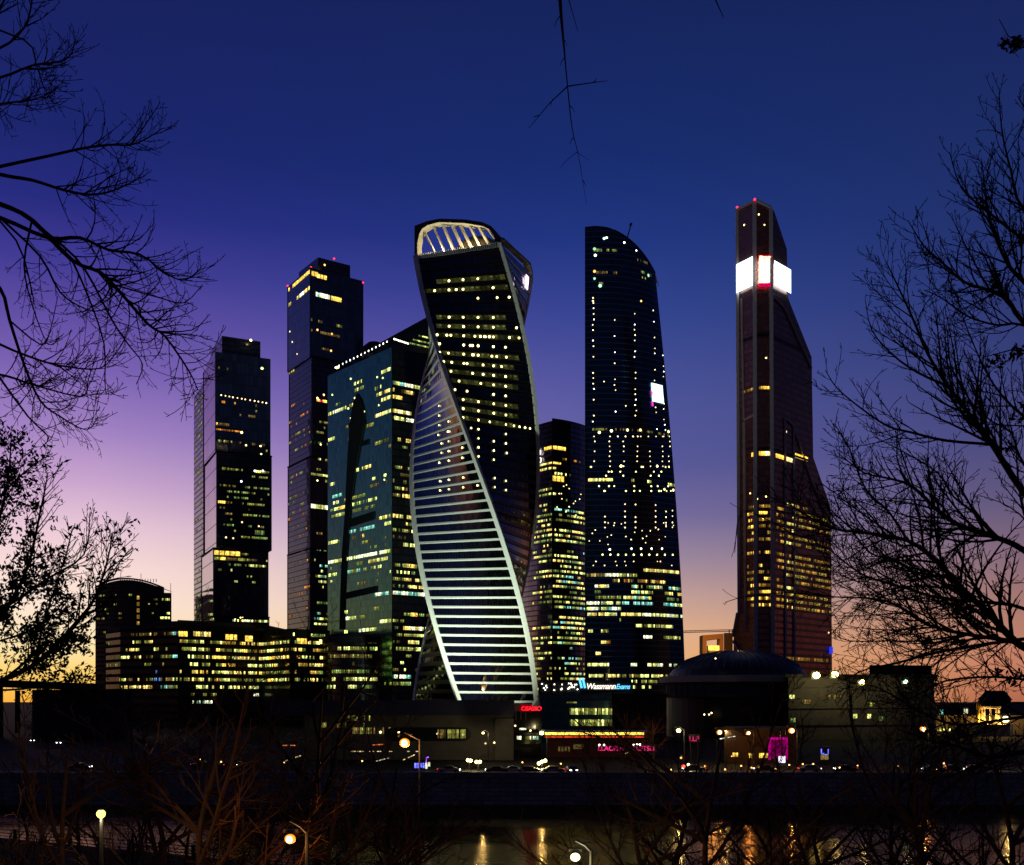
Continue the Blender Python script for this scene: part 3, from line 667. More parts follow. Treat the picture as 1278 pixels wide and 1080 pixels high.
# foot of the leading ribbon with its brace
mb = MB(); p0 = ecor(0, EB); p1 = P(676, 909, 590); mb.beam(p0 + Vector((-.5, -1, .5)), p1, 2.6, 2.2); mb.beam(P(662, 884, 585), P(671, 871, 585), 1.6, 1.2); mb.build('foot_strut', M['white_panel'], ev.root)
ev.finish('lit_office', 'downlight')
def spot(name, loc, aim, e, col, size=1.0, blend=.6, rad=1.0):
    l = bpy.data.lights.new(name, 'SPOT'); l.energy = e; l.color = col; l.spot_size = math.radians(size); l.spot_blend = blend; l.shadow_soft_size = rad
    o = bpy.data.objects.new(name, l); COL.objects.link(o); o.location = loc
    o.rotation_euler = (Vector(aim) - Vector(loc)).to_track_quat('-Z', 'Y').to_euler(); return o
def floodmast(loc, label):
    t = thing('floodlight_mast', (loc[0], loc[1], 5.6), label, 'floodlight')
    mb = MB(); mb.tube([(loc[0], loc[1], 5.6), (loc[0], loc[1], loc[2] - .4)], [.25, .18], 8); mb.build('pole', M['steel'], t)
    mb = MB(); mb.box((loc[0], loc[1] - .5, loc[2]), (2.4, .4, 1.2)); mb.build('lamp_head', M['metal_dark'], t)
floodmast((-42, 520, 9), 'dark mast floodlighting the white bands of the twisting skyscraper')
spot('tower_floodlight', (-42, 522, 9.6), (ECX - 3, 588, 135), 560000, (.84, 1, .78), 96, 1.0, .5)
floodmast((2, 528, 9), 'second floodlight mast, to the right of the twisting skyscraper foot')
spot('tower_floodlight', (2, 530, 9.6), (ECX + 3, 585, 40), 190000, (.9, 1, .74), 70, .8, .4)
pl_ = bpy.data.lights.new('crown_lamp', 'POINT'); pl_.energy = 4800; pl_.color = (1, .74, .36); pl_.shadow_soft_size = .6
for dx in (-7, 9):
    o = bpy.data.objects.new('crown_lamp', pl_); COL.objects.link(o); p = crown_pt(cA, cB, .42 + dx * .022, 249.3, 7); o.location = p

# ------------------------------------------------------------------ rounded dark tower right of the twisted one
im = Building('residential_tower', (X(700, 870), 880, 5.6), 'slim dark violet tower between the twisting skyscraper and the curved blue tower', 'skyscraper', 3.8)
zi = 20 + (875 - 522) / F * 850
f1 = Face(pl(650, 885), pl(689, 850), 5, zi - 2, 2.0); f2 = Face(pl(689, 850), pl(742, 892), 5, zi, 6.0)
for f in (f1, f2):
    mb = MB(); f.mesh(mb, 10, [5, 60, 150, zi - (2 if f is f1 else 0)]); mb.build('facade', M['glass_imperia'], im.root)
mb = MB(); pts = [f1.pt(i / 8, zi - 2) for i in range(9)] + [f2.pt(i / 8, zi - 2) for i in range(1, 9)] + [Vector((*pl(700, 930), zi - 2))]
mb.face(pts); mb.build('roof', M['roof_dark'], im.root)
im.row(f2, 690, 706, 562, 'gold', 1, 2.2, 2.6); im.row(f1, 672, 689, 566, 'gold', .8, 2.2, 2.4); im.row(f2, 690, 700, 577, ['gold', 'warm'], 1, 2); im.row(f1, 674, 689, 583, ['gold', 'warm', 'pale'], .9, 2)
im.row(f2, 690, 698, 585, 'warm', .8); im.row(f1, 674, 689, 589, ['warm', 'pale'], .8, 2); im.row(f2, 692, 712, 590, ['olive', 'pale'], .7); im.row(f2, 683, 704, 599, 'gold', 1, 3, 4); im.row(f2, 702, 724, 572, ['olive', 'orange'], .5)
im.scatter(f1, 665, 689, 610, 866, .75, ['pale', 'olive', 'warm', 'green'], 2); im.scatter(f2, 690, 729, 600, 650, .2, ['pale', 'olive', 'green'])
im.scatter(f2, 690, 731, 640, 866, .78, ['pale', 'olive', 'warm', 'green', 'cyan', 'pale'], 2, rowp=.92)
im.dots(f2, [(R.uniform(692, 727), R.uniform(605, 645)) for _ in range(16)], 'yel', .4)
mb = MB()
for k, s_ in enumerate(('n', 'c')):
    pass
def sign(body, size, loc, mat, parent, shear=0.0, rz=0.0, ext=.05, align='LEFT', spacing=1.0, name='sign_lettering', width=None):
    c = bpy.data.curves.new(name, 'FONT'); c.body = body; c.size = size; c.shear = shear; c.extrude = ext; c.align_x = align; c.space_character = spacing
    c.offset = size * .015
    q = bpy.data.objects.new(name, c); COL.objects.link(q); bpy.context.view_layer.update()
    me = bpy.data.meshes.new_from_object(q.evaluated_get(bpy.context.evaluated_depsgraph_get())); bpy.data.objects.remove(q)
    if width:
        w_ = max(v.co.x for v in me.vertices) - min(v.co.x for v in me.vertices)
        for v in me.vertices: v.co.x *= width / w_
    me.materials.clear(); me.materials.append(mat)
    o = bpy.data.objects.new(name, me); COL.objects.link(o)
    if parent: o.parent = parent; loc = Vector(loc) - ORG.get(parent.name, Vector((0, 0, 0)))
    o.location = loc; o.rotation_euler = (math.pi / 2, 0, rz); return o
SW = glow('sign_white', (1, .9, .75), 1.7, 0); SC = glow('sign_cyan', (.12, .62, 1), 1.6, 0); SP = glow('sign_pink', (1, .03, .2), .9, .6); SR = glow('sign_red', (1, .01, .02), 2.5, .2); SB = glow('sign_blue', (.12, .15, 1), 2.2, .3)
c0 = f1.pt(f1.tpx(673, 200), Zp(571, 868), 1.0)
ang1 = math.atan2((f1.B - f1.A).y, (f1.B - f1.A).x)
sign('b', 7.5, c0, SW, im.root, 0, ang1, .3); sign('D', 6, c0 + Vector((0, 0, -6.2)), SW, im.root, 0, ang1, .3)
for q in (0, 1): 
    mb = MB(); mb.box((X(708 + q * 6, 880), 885, zi - 2 + 2.2), (2.4, 3, 4)); mb.build('roof_plant', M['roof_dark'], im.root)
im.finish()

# ------------------------------------------------------------------ curved blue tower with a sail top
zf = 20 + (875 - 284) / F * 800
fed = Building('curved_skyscraper', (X(795, 810), 830, 5.6), 'curved blue black skyscraper with rounded sail top, slender crane and small video screen', 'skyscraper')
Lp, Rb, Rt = pl(730, 802), pl(856, 822), pl(813, 822)
ff = Face(Lp, Rb, 5, zf, 9.0, Rt)
prof = [(729, 285), (740, 284.5), (752, 286), (765, 290), (778, 296), (790, 303), (800, 310), (810, 318), (820, 328)]
def fedtop(t):
    px = 729 + t * 91
    for (a, ya), (b2, yb) in zip(prof[:-1], prof[1:]):
        if a <= px <= b2 + 1e-6: return Zp(ya + (yb - ya) * (px - a) / (b2 - a), 803)
    return Zp(328, 815)
zs = [5 + i * 3.9 * 4 for i in range(int((zf - 5) / 15.6) + 2)]
mb = MB(); ff.mesh(mb, 28, zs, fedtop); mb.build('curved_facade', M['glass_fed'], fed.root)
mb = MB(); bk2 = (Vector(Lp) + Vector((14, 40)))
for a, b2 in zip(zs[:-1], zs[1:]):
    zb0, zb1 = a, min(b2, fedtop(1)); 
    if zb1 > zb0:
        p0, p1 = ff.pt(1, zb0), ff.pt(1, zb1); mb.face([p0, (*(Vector(Rb) + Vector((-22, 34))), zb0), (*(Vector(Rb) + Vector((-22, 34))), zb1), p1], [(0, zb0), (30, zb0), (30, zb1), (0, zb1)])
mb.wall(bk2, Lp, 5, fedtop(0)); 
mb.build('side_facade', M['glass_black'], fed.root)
mb = MB()
for i in range(28):
    p0, p1 = ff.pt(i / 28, fedtop(i / 28)), ff.pt((i + 1) / 28, fedtop((i + 1) / 28)); o = Vector((8, 34, 0)); mb.face([p0, p1, p1 + o * .8, p0 + o])
    mb.tube([p0, p1], [.5, .5], 5)
mb.build('roof', M['roof_dark'], fed.root)
mb = MB(); mb.beam(P(782, 300, 815), P(788, 279, 815), .8); mb.beam(P(788, 279, 815), P(786.5, 282, 815), 1.6); mb.build('roof_crane', M['metal_dark'], fed.root)
for px_, pr, y0, y1 in ((740.5, .62, 372, 536), (754, .16, 470, 530), (766.5, .62, 400, 520), (779, .14, 440, 520), (791, .8, 392, 520), (803, .06, 430, 500), (815, .5, 388, 540), (825, .55, 410, 545)):
    y = y0
    while y < y1:
        if R.random() < pr: fed.dots(ff, [(px_ + (y - 372) * .018 * (px_ - 735) / 60 + R.uniform(-.8, .8), y + R.uniform(-.4, .4))], R.choice(['warm', 'warm', 'white']), .42)
        y += 6.7
fed.dots(ff, [(748, 540), (763, 538), (783, 537), (799, 537), (834, 539)], 'yel', .95); fed.row(ff, 737, 835, 540, ['olive', 'dim'], .5, 2, 1.6)
for px_ in (742, 761, 778, 795, 811, 827, 835):
    for i in range(7):
        if R.random() < .8: fed.dots(ff, [(px_ + R.uniform(-.8, .8), 545 + i * 6.2)], 'warm', .42)
fed.dots(ff, [(771 + i * 9.5, 545) for i in range(7)], 'warm', .45)
fed.dots(ff, [(R.uniform(735, 843), R.choice([583, 589, 594, 607, 613])) for _ in range(34)], 'yel', .55)
fed.row(ff, 734, 765, 602, ['pale', 'warm'], .95, 2, 2); fed.row(ff, 766, 845, 600, ['pale', 'olive'], .6, 2, 2); fed.dots(ff, [(829, 611), (840, 612), (820, 582), (775, 582)], 'yel', .9)
fed.dots(ff, [(x, y + R.uniform(-.7, .7)) for x in (755, 780, 793, 818, 831, 839) for y in (630, 638, 645, 652, 658) if R.random() < .75], 'warm', .5)
fed.dots(ff, [(R.uniform(733, 848), R.uniform(650, 680)) for _ in range(26)], 'warm', .4)
fed.dots(ff, [(761, 686), (788, 685), (800, 685), (813, 685), (826, 685)], 'white', .7); fed.dots(ff, [(752 + i * 9.7, 692.5 + .02 * i) for i in range(11)], 'yel', .65); fed.dots(ff, [(R.uniform(740, 850), R.choice([701, 706])) for _ in range(12)], 'warm', .4)
for (a0, a1, y, k, dn) in ((755, 795, 716, ['pale', 'white', 'olive'], .9), (803, 855, 715, ['pale', 'warm'], .95), (732, 755, 720, ['dim', 'warm'], .8), (764, 830, 723, ['orange', 'warm', 'dim'], .75), (742, 760, 731, ['white', 'warm'], 1), (788, 853, 730, ['green', 'cyan', 'pale'], .85),
    (742, 750, 739, 'green', .9), (743, 775, 744, ['green', 'olive', 'dim'], .9), (788, 815, 743, ['pale', 'olive', 'cyan'], .8), (828, 855, 743, ['olive', 'warm'], .8), (732, 748, 752, ['white', 'warm'], 1), (750, 778, 751, ['pale', 'cyan'], .7), (778, 813, 750, ['warm', 'cyan', 'pale'], .95), (828, 855, 750, 'green', .7),
    (732, 775, 758, ['cyan', 'white', 'pale'], .9), (778, 815, 757, ['cyan', 'olive'], .8), (828, 855, 757, ['cyan', 'pale'], .95), (733, 770, 771, ['white', 'pale', 'warm'], .9), (775, 800, 771, ['pale', 'warm'], .9), (801, 854, 770, ['white', 'pale'], .97), (762, 775, 778, 'pale', .9),
    (734, 740, 786, 'pale', 1), (750, 760, 786, ['olive', 'pale'], .9), (790, 840, 784, ['olive', 'pale'], .9), (750, 762, 800, ['warm', 'orange'], .9), (803, 814, 798, 'white', 1), (828, 849, 798, ['pale', 'olive'], 1), (739, 750, 820, ['pale', 'warm'], .8), (733, 760, 833, ['pale', 'white'], .85), (787, 795, 831, 'white', 1), (808, 845, 831, ['pale', 'warm', 'white'], .9),
    (735, 848, 845, ['pale', 'warm', 'olive'], .85), (788, 843, 852, ['olive', 'pale'], .8), (790, 820, 859, ['olive', 'pale'], .6)):
    fed.row(ff, a0, a1, y, k, dn, 1.7, 2.1)
for (x, y, k, r) in ((754, 298, 'cyan', .9), (757, 297, 'white', .7), (742, 311, 'green', 1.1), (743, 319, 'white', .9), (749, 357, 'green', 1.2), (742, 339, 'org', 1), (742, 348, 'green', .9), (809, 344, 'green', 1.1), (779, 303, 'white', .7), (794, 313, 'white', .6), (740, 376, 'warm', .7), (800, 376, 'org', .7)):
    fed.dots(ff, [(x, y)], k, r)
fed.row(ff, 741, 753, 311, 'green', .8, 2, 2); fed.row(ff, 740, 760, 357, ['green'], .6, 2, 2); fed.row(ff, 742, 770, 339, 'dim', .5); fed.row(ff, 800, 815, 343, 'green', .6); fed.row(ff, 748, 770, 310, 'olive', .6); fed.row(ff, 795, 808, 322, 'dim', .8); fed.row(ff, 796, 812, 349, 'olive', .4)
t0, z0 = ff.hit(813.5, 501); t1_, z1 = ff.hit(826, 481.5)
SCF = glow('screen_white_blue', (.62, .9, 1), 3, .3, True, .6)
mb = MB(); mb.face([ff.pt(t0, z0, .6), ff.pt(t1_, z0, .6), ff.pt(t1_, z1, .6), ff.pt(t0, z1, .6)])
vs = mb.build('video_screen', SCF, fed.root)
mb = MB(); a_ = ff.tpx(812, z0); b2 = ff.tpx(814.2, z0)
for y0, y1 in ((490, 485), (504, 498)):
    mb.face([ff.pt(a_, Zp(y0, 803), .9), ff.pt(b2, Zp(y0, 803), .9), ff.pt(b2, Zp(y1, 803), .9), ff.pt(a_, Zp(y1, 803), .9)])
mb.build('screen_picture', glow('screen_magenta', (.7, .05, .5), 1.5, 0), vs)
fed.finish()

# ------------------------------------------------------------------ copper stepped tower
mt = Building('stepped_skyscraper', (X(965, 720), 735, 5.6), 'copper red stepped skyscraper with a blazing white screen band near its top', 'skyscraper', 4.0)
P0, P1, P2 = Vector(pl(920, 715)), Vector(pl(943, 700)), Vector(pl(962, 700)); PR = Vector((P2.x + 58, P2.y + 65))
dv = Vector((0, -.8)); fl, fc, fr_ = Face(P0, P1, 5, 330), Face(P1 + dv, P2 + dv, 5, 330), Face(P2, PR, 5, 330)
def zat(f, px, py): return f.hit(px, py)
def polyface(f, pts, name, mat, back, off=0.0):
    fr = []; uv = []
    for px, py in pts:
        t, z = f.hit(px, py); z = max(z, 5); fr.append(f.pt(t, z, off)); uv.append((t * f.L, z))
    bk = [p + back for p in fr]; mb = MB(); mb.face(fr, uv)
    n = len(fr); mb.face(bk[::-1])
    for i in range(n):
        j = (i + 1) % n; L = (fr[j] - fr[i]).length
        mb.face([fr[j], fr[i], bk[i], bk[j]], [(0, fr[j].z), (L, fr[i].z), (L + back.length, fr[i].z), (back.length, fr[j].z)])
    return mb.build(name, mat, mt.root)
dirL = (P0 - P1).normalized(); dirR = (PR - P2).normalized()
polyface(fr_, [(962, 905), (962, 261), (966, 263), (982, 311), (983.5, 372), (1013, 446), (1015, 571), (1037, 634), (1039, 905)], 'right_wing', M['glass_copper'], Vector((-13, 26, 0)))
polyface(fc, [(943, 905), (943, 252), (962, 261), (962, 905)], 'centre_shaft', M['glass_copper'], Vector((0, 24, 0)))
polyface(fl, [(905, 905), (905, 795), (921, 764), (919.5, 262), (943, 251), (943, 905)], 'left_wing', M['glass_copper'], Vector((8, 22, 0)))
def ribline(f, pts, w, off=.5):
    mb = MB(); q = [f.pt(*f.hit(px, py), off) for px, py in pts]
    for a, b2 in zip(q[:-1], q[1:]): mb.beam(a, b2, w, .8)
    mb.build('facade_rib', M['pale_rib'], mt.root)
ribline(fl, [(920.5, 263), (923, 765)], 1.8); ribline(fl, [(943, 252), (945, 905)], 2.2, .9); ribline(fc, [(961.5, 261), (964, 905)], 2.2, 1.4); ribline(fl, [(921, 262), (943, 251)], 2.0, .6); ribline(fc, [(943, 251), (962, 260)], 2.0, 1.4)
ribline(fl, [(926, 373), (929, 525), (944, 517)], 1.0); ribline(fl, [(929, 527), (931, 785)], 1.4); ribline(fr_, [(979, 522), (980, 905)], 1.2); ribline(fr_, [(990, 535), (991, 905)], 1.2); ribline(fr_, [(979, 522), (989, 531), (1012, 600), (1036, 660)], 1.0); ribline(fr_, [(966, 372), (978, 385), (1012, 460)], 1.0)
ribline(fl, [(921, 765), (908, 795)], 1.6); ribline(fl, [(905, 800), (930, 822)], 1.8)
def band(f, px0, px1, y0, h, mat, name, off=.6, y1=None):
    t0, z = f.hit(px0, y0); t1_ = f.tpx(px1, z); mb = MB(); zh = h / F * 700
    mb.face([f.pt(t0, z - zh, off), f.pt(t1_, z - zh, off), f.pt(t1_, z, off), f.pt(t0, z, off)]); return mb.build(name, mat, mt.root)
SCM = glow('screen_blazing', (.6, .86, 1), 5, .2, True, .5); SCY = glow('screen_warm', (1, .93, .75), 6, .2)
SCMS = [band(fl, 921.5, 942.5, 331, 36, SCM, 'video_screen', 1.6), band(fc, 946.5, 959.5, 325, 29, SCY, 'video_screen', 2.2), band(fr_, 963.5, 984.2, 326, 30, SCM, 'video_screen', 1.6)]
band(fc, 945.5, 961, 320.5, 4.5, glow('screen_red_panel', (1, .02, .02), 1.0, .3), 'sign_panel', 2.2); band(fc, 945.5, 961, 355.5, 4, glow('screen_crimson_panel', (.9, .0, .12), .8, .2), 'sign_panel', 2.2)
t_, z_ = fc.hit(946.3, 324.3); p = fc.pt(t_, z_, 2.6); sign('Mercury', 2.1, p, glow('sign_warm', (1, .75, .5), 3, 0), mt.root, .3, 0, .05, spacing=.95)
LIT['copper'] = glow('lit_copper', (1, .52, .07), .2, 1); LIT['amber'] = glow('lit_amber', (1, .58, .09), .42, .9)
band(fl, 925, 943, 425, 4, M['glass_black'], 'dark_belt', .3); band(fc, 945, 961, 417, 4, M['glass_black'], 'dark_belt', 1.2); band(fr_, 964, 1000, 418, 4, M['glass_black'], 'dark_belt', .3)
mt.row(fl, 928, 943, 488, ['amber', 'copper'], .8, 1.6, 1.6); mt.row(fc, 947, 962, 485, ['amber', 'gold'], .9, 1.6, 1.8)
mt.row(fl, 938, 943.5, 569, 'gold', 1, 1.6, 2.6); mt.row(fc, 947, 962, 568, ['gold', 'white'], 1, 1.6, 2.6); mt.row(fr_, 968, 978, 569, ['gold', 'warm'], 1, 1.6, 2.6); mt.row(fr_, 981, 989, 571, ['gold', 'white'], 1, 1.8, 2.6); mt.row(fr_, 991, 1008, 572, ['gold'], 1, 1.8, 2.8)
band(fl, 932, 943.5, 560, 3, M['glass_black'], 'dark_belt', .3); band(fc, 946, 962, 559, 3, M['glass_black'], 'dark_belt', 1.2); band(fr_, 965, 1008, 559, 3, M['glass_black'], 'dark_belt', .3)
for i, y in enumerate((632, 641, 649, 658, 667, 676, 694, 704, 712, 721, 730, 739, 748, 757)):
    mt.row(fl, 933, 943.5, y + 1, ['gold', 'amber', 'copper'], .8 if i not in (7, 8) else .3, 1.6, 1.8); mt.row(fc, 947, 962, y, ['gold', 'amber', 'copper'], .75, 1.6, 1.8)
    mt.row(fr_, 969, 978, y, ['amber', 'copper'], .7, 1.6, 1.7); mt.row(fr_, 980, 990, y + 1, ['amber', 'copper', 'pale'], .8, 1.6, 1.7); mt.row(fr_, 992, 1036 if y > 640 else 1008, y + 2, ['copper', 'amber', 'olive'], .75, 1.6, 1.7)
mt.dots(fl, [(936.5, 616), (942, 615), (929, 281)], 'yel', .5); mt.dots(fc, [(947, 268), (954, 281), (956, 447), (945, 623), (956, 620)], 'yel', .5); mt.dots(fr_, [(981, 539), (1034, 790)], 'warm', .7)
mt.row(fr_, 980, 1034, 822, ['dim', 'copper'], .7, 2, 2)
mt.beacons([P(920, 259, 714), P(942, 249, 699)], .7)
t_, z_ = fr_.hit(1037, 812); mb = MB(); p = fr_.pt(fr_.tpx(1035.5, z_), z_, .8); mb.box(p, (2.2, 2.2, 4.5)); mb.build('blue_sign', glow('sign_deep_blue', (.03, .05, 1), .8, .2), mt.root)
mt.finish()

# ------------------------------------------------------------------ brown office block far left
ob = Building('office_block', (X(165, 900), 915, 5.6), 'brown office block with curved parapet and lit stair column, far left', 'office block', 3.6)
of_ = Face(pl(119, 912), pl(205, 900), 5, 105, 5.0)
def obtop(t): return Zp(724 + 11 * (2 * t - .95) ** 2, 902)
mb = MB(); of_.mesh(mb, 16, [5, 40, 80, 130], obtop); mb.build('facade', facade('brown_facade', (.05, .035, .02), .1, .3, 2.4, 3.6, (.055, .034, .02), .45, .25, .01, 1.5, 0, .8), ob.root)
slab(ob, 'end_wing', [pl(200, 899), pl(214, 901), pl(214, 930), pl(200, 930)], 5, Zp(740, 900), M['brick_brown'])
mb = MB()
for i in range(16): p0, p1 = of_.pt(i / 16, obtop(i / 16)), of_.pt((i + 1) / 16, obtop((i + 1) / 16)); mb.face([p0, p1, p1 + Vector((0, 25, 0)), p0 + Vector((0, 25, 0))]); mb.tube([p0 + Vector((0, -.5, 1)), p1 + Vector((0, -.5, 1))], [.7, .7], 5)
mb.build('roof', M['brick_brown'], ob.root)
mb = MB(); mb.beam(P(176, 726, 905), P(176, 716, 905), .3); mb.beam(P(213, 740, 905), P(213, 728, 905), .3); mb.build('mast', M['metal_dark'], ob.root)
mb = MB()
for i in range(14): mb.beam(of_.pt(.45 + i * .035, obtop(.5) - 2, .8), of_.pt(.45 + i * .035, obtop(.5) + .5, .8), .4)
mb.build('parapet_grille', M['plaster'], ob.root)
for y in range(746, 782, 8): ob.row(of_, 170.5, 174.5, y, 'amber', 1, 2.6, 3, False)
of2 = Face(pl(200, 899), pl(214, 901), 5, 100)
for y in (750, 764, 771, 774): ob.row(of2, 194, 212, y, 'pale', .8, 2, 1.8)
ob.scatter(of_, 120, 165, 742, 850, .15, ['olive', 'dim'], 2.4); ob.scatter(of_, 178, 204, 745, 775, .12, ['olive', 'dim'], 2.4)
ob.finish()

# ------------------------------------------------------------------ low lit office complex
lo = Building('office_complex', (X(240, 650), 670, 5.6), 'low zigzag office complex with many lit windows under the left towers', 'office building', 4.2)
plan = [pl(132, 668), pl(150, 650), pl(192, 640), pl(222, 632), pl(336, 672)]
tops = [Zp(785, 660), Zp(782, 650), Zp(777, 636), Zp(775, 632)]
FAC = facade('office_facade', (.03, .033, .03), .1, .15, 2.0, 4.2, (.018, .018, .016), .42, .18, .02, 1.25, 0, .9)
faces = []
for i in range(4):
    f = Face(plan[i], plan[i + 1], 5, tops[i]); faces.append(f); mb = MB(); f.mesh(mb)
    b0, b1 = Vector(plan[i]) + Vector((3, 34)), Vector(plan[i + 1]) + Vector((3, 34))
    mb.build('facade', FAC, lo.root)
    mb = MB(); mb.face([(*plan[i], tops[i]), (*plan[i + 1], tops[i]), (*b1, tops[i]), (*b0, tops[i])]); mb.prism([Vector(plan[i]) + Vector((0, -.6)), Vector(plan[i + 1]) + Vector((0, -.6)), Vector(plan[i + 1]) + Vector((0, .4)), Vector(plan[i]) + Vector((0, .4))], tops[i] - 1.8, tops[i] + .5); mb.build('roof', M['concrete_dark'], lo.root)
w2 = [pl(318, 676), pl(362, 640), pl(412, 660)]; z2 = Zp(786, 650)
f5, f6 = Face(w2[0], w2[1], 5, z2), Face(w2[1], w2[2], 5, z2)
for f in (f5, f6): mb = MB(); f.mesh(mb); mb.build('facade', FAC, lo.root)
mb = MB(); mb.face([(*w2[0], z2), (*w2[1], z2), (*w2[2], z2), (*pl(412, 700), z2), (*pl(330, 715), z2)]); mb.build('roof', M['concrete_dark'], lo.root)
mb = MB(); mb.wall(plan[4], (plan[4][0] + 3, plan[4][1] + 34), 5, tops[3]); mb.wall((plan[0][0] + 3, plan[0][1] + 34), plan[0], 5, tops[0]); mb.build('end_wall', M['concrete_dark'], lo.root)
wk = ['warm', 'pale', 'gold', 'olive', 'amber', 'pale', 'olive']
lo.row(faces[3], 222, 234, 791, 'gold', 1, 2.2, 2.8, False); lo.row(faces[3], 241, 271, 791, ['gold', 'warm'], .75, 2.2, 2.6, False); lo.row(faces[3], 281, 296, 795, 'gold', .9, 3, 3, False); lo.row(faces[3], 305, 316, 797, 'gold', 1, 5, 3.4, False)
lo.scatter(faces[3], 262, 330, 800, 866, .85, wk, 2, rowp=1); lo.scatter(faces[3], 224, 262, 800, 866, .62, wk, 2, rowp=1); lo.scatter(faces[2], 192, 222, 790, 866, .55, ['olive', 'dim', 'blue', 'pale', 'cyan'], 2, rowp=.9); lo.scatter(faces[1], 151, 191, 797, 870, .52, ['pale', 'olive', 'warm', 'dim'], 2, rowp=.8); lo.scatter(faces[0], 133, 150, 800, 860, .25, ['olive', 'green'], 2)
lo.row(faces[3], 225, 330, 867, ['olive', 'dim', 'white'], .35, 2, 1.6); lo.row(faces[3], 240, 270, 882, ['cyan', 'white'], .8, 2, 1.6); lo.row(faces[1], 155, 190, 863, ['warm', 'olive'], .4)
lo.scatter(f5, 322, 361, 800, 862, .8, wk, 2, rowp=1); lo.scatter(f6, 363, 410, 798, 862, .78, ['warm', 'pale', 'amber', 'olive', 'green'], 2, rowp=1); lo.row(f6, 370, 384, 800, 'gold', 1, 3, 3, False); lo.row(f6, 398, 406, 801, 'warm', 1, 3, 2.4, False)
lo.finish()
rb = Building('rounded_office', (X(437, 625), 640, 5.6), 'dark drum shaped office building in front of the teal glass tower', 'office building', 4.2)
rf_ = Face(pl(403, 640), pl(474, 636), 5, Zp(797, 620), 9.0)
mb = MB(); rf_.mesh(mb, 18); mb.build('facade', M['glass_black'], rb.root)
mb = MB(); pts = [rf_.pt(i / 18, Zp(797, 620), .5) for i in range(19)]
for a, b2 in zip(pts[:-1], pts[1:]): mb.face([a - Vector((0, 0, 1.8)), b2 - Vector((0, 0, 1.8)), b2 + Vector((0, 0, 2)), a + Vector((0, 0, 2))])
mb.face([p + Vector((0, 0, 2)) for p in pts] + [Vector((*pl(470, 675), Zp(797, 620) + 2)), Vector((*pl(412, 675), Zp(797, 620) + 2))]); mb.build('roof', M['roof_dark'], rb.root)
rb.row(rf_, 409, 446, 806, ['warm', 'pale', 'amber'], .9, 2, 2); rb.row(rf_, 458, 470, 803, ['pale', 'warm'], 1, 2, 2.2)
for y, k in ((814, ['green', 'pale', 'olive']), (823, ['dim', 'olive']), (832, ['dim']), (841, ['green', 'olive']), (848, ['pale', 'olive']), (857, ['green', 'pale', 'green'])): rb.row(rf_, 408, 471, y, k, .72 if y != 832 else .25, 2, 1.9)
rb.finish()

# ------------------------------------------------------------------ viaduct, far left
vi = thing('viaduct', (X(50, 450), 450, 5.6), 'dark viaduct deck with one open arch against the orange horizon, far left', 'bridge')
mb = MB(); mb.beam(P(-420, 838, 460), P(122, 859, 445), 12, 2.2); mb.beam(P(-420, 834, 454), P(122, 855, 439), .3, 1.0); mb.build('deck', M['roof_dark'], vi)
mb = MB(); mb.prism([pl(40, 446), pl(165, 440), pl(165, 452), pl(40, 458)], 5, Zp(861, 446), True); mb.prism([pl(-300, 452), pl(4, 448), pl(4, 460), pl(-300, 464)], 5, Zp(858, 450)); mb.build('abutment', M['roof_dark'], vi)
mb = MB(); a0 = [(4, 861), (8, 866), (14, 872), (20, 877), (26, 872), (34, 866), (40, 861)]
mb.beam(P(22, 862, 452), P(22, 915, 452), 1.5); mb.build('pier', M['roof_dark'], vi)

# ------------------------------------------------------------------ riverside hall (centre), entrance, teal building, light strip
ha = Building('riverside_hall', (X(540, 285), 290, 5.6), 'dark riverside hall with navy roof and a rounded band of lit glass', 'hall', 4)
hf = Face(pl(380, 282), pl(640, 280), 5.6, Zp(893, 281))
mb = MB(); hf.mesh(mb); mb.build('front_wall', M['concrete'], ha.root)
slab(ha, 'roof', [pl(330, 280), pl(642, 278), pl(642, 330), pl(330, 330)], Zp(893, 280), Zp(874, 280), M['navy_roof'])
cap = [(490, 908)] + [(580 + 8 * math.sin(a), 916.5 - 8.5 * math.cos(a)) for a in [i * math.pi / 8 for i in range(9)]] + [(490, 925)] + [(490 - 8 * math.sin(a), 916.5 + 8.5 * math.cos(a)) for a in [i * math.pi / 8 for i in range(1, 8)]]
mb = MB(); fr = [onface(hf, x, y, .25) for x, y in cap]; mb.face(fr[::-1]); 
bk = [onface(hf, x, y, .01) for x, y in cap]
for i in range(len(cap)): j = (i + 1) % len(cap); mb.face([fr[i], fr[j], bk[j], bk[i]])
mb.build('glass_band', M['glass_black'], ha.root)
for i in range(44):
    px = 491 + i * 2.05; mb = None
    if i > 26 and R.random() < .85: ha.row(hf, px, px + 1.8, 916, 'olive' if i > 31 else 'dim', 1, .35, 2.2, False)
mb = MB()
for i in range(30): p = onface(hf, 492 + i * 3, 916.5, .4); mb.box(p, (.06, .1, 3.2))
mb.build('mullion', M['metal_dark'], ha.root)
ha.w = [([p + Vector((0, -.2, 0)) for p in q], k, a) for q, k, a in ha.w]
ha.dots(hf, [(458, 891), (466, 891), (478, 891), (484, 891), (487, 891), (491, 891.5), (501, 892), (509, 892), (514, 892)], 'cyan', .22)
ha.dots(hf, [(578, 917), (546, 916), (551, 916), (475, 914), (498, 914)], 'yel', .28); ha.row(hf, 518, 530, 911, 'white', 1, .8, .5, False); ha.row(hf, 400, 455, 905, ['olive', 'dim'], .4, .6, 1.2, False)
ha.row(hf, 440, 500, 912, ['olive', 'dim'], .6, .6, 1.6, False); ha.row(hf, 434, 462, 896, 'olive', .5, .5, 1.4, False)
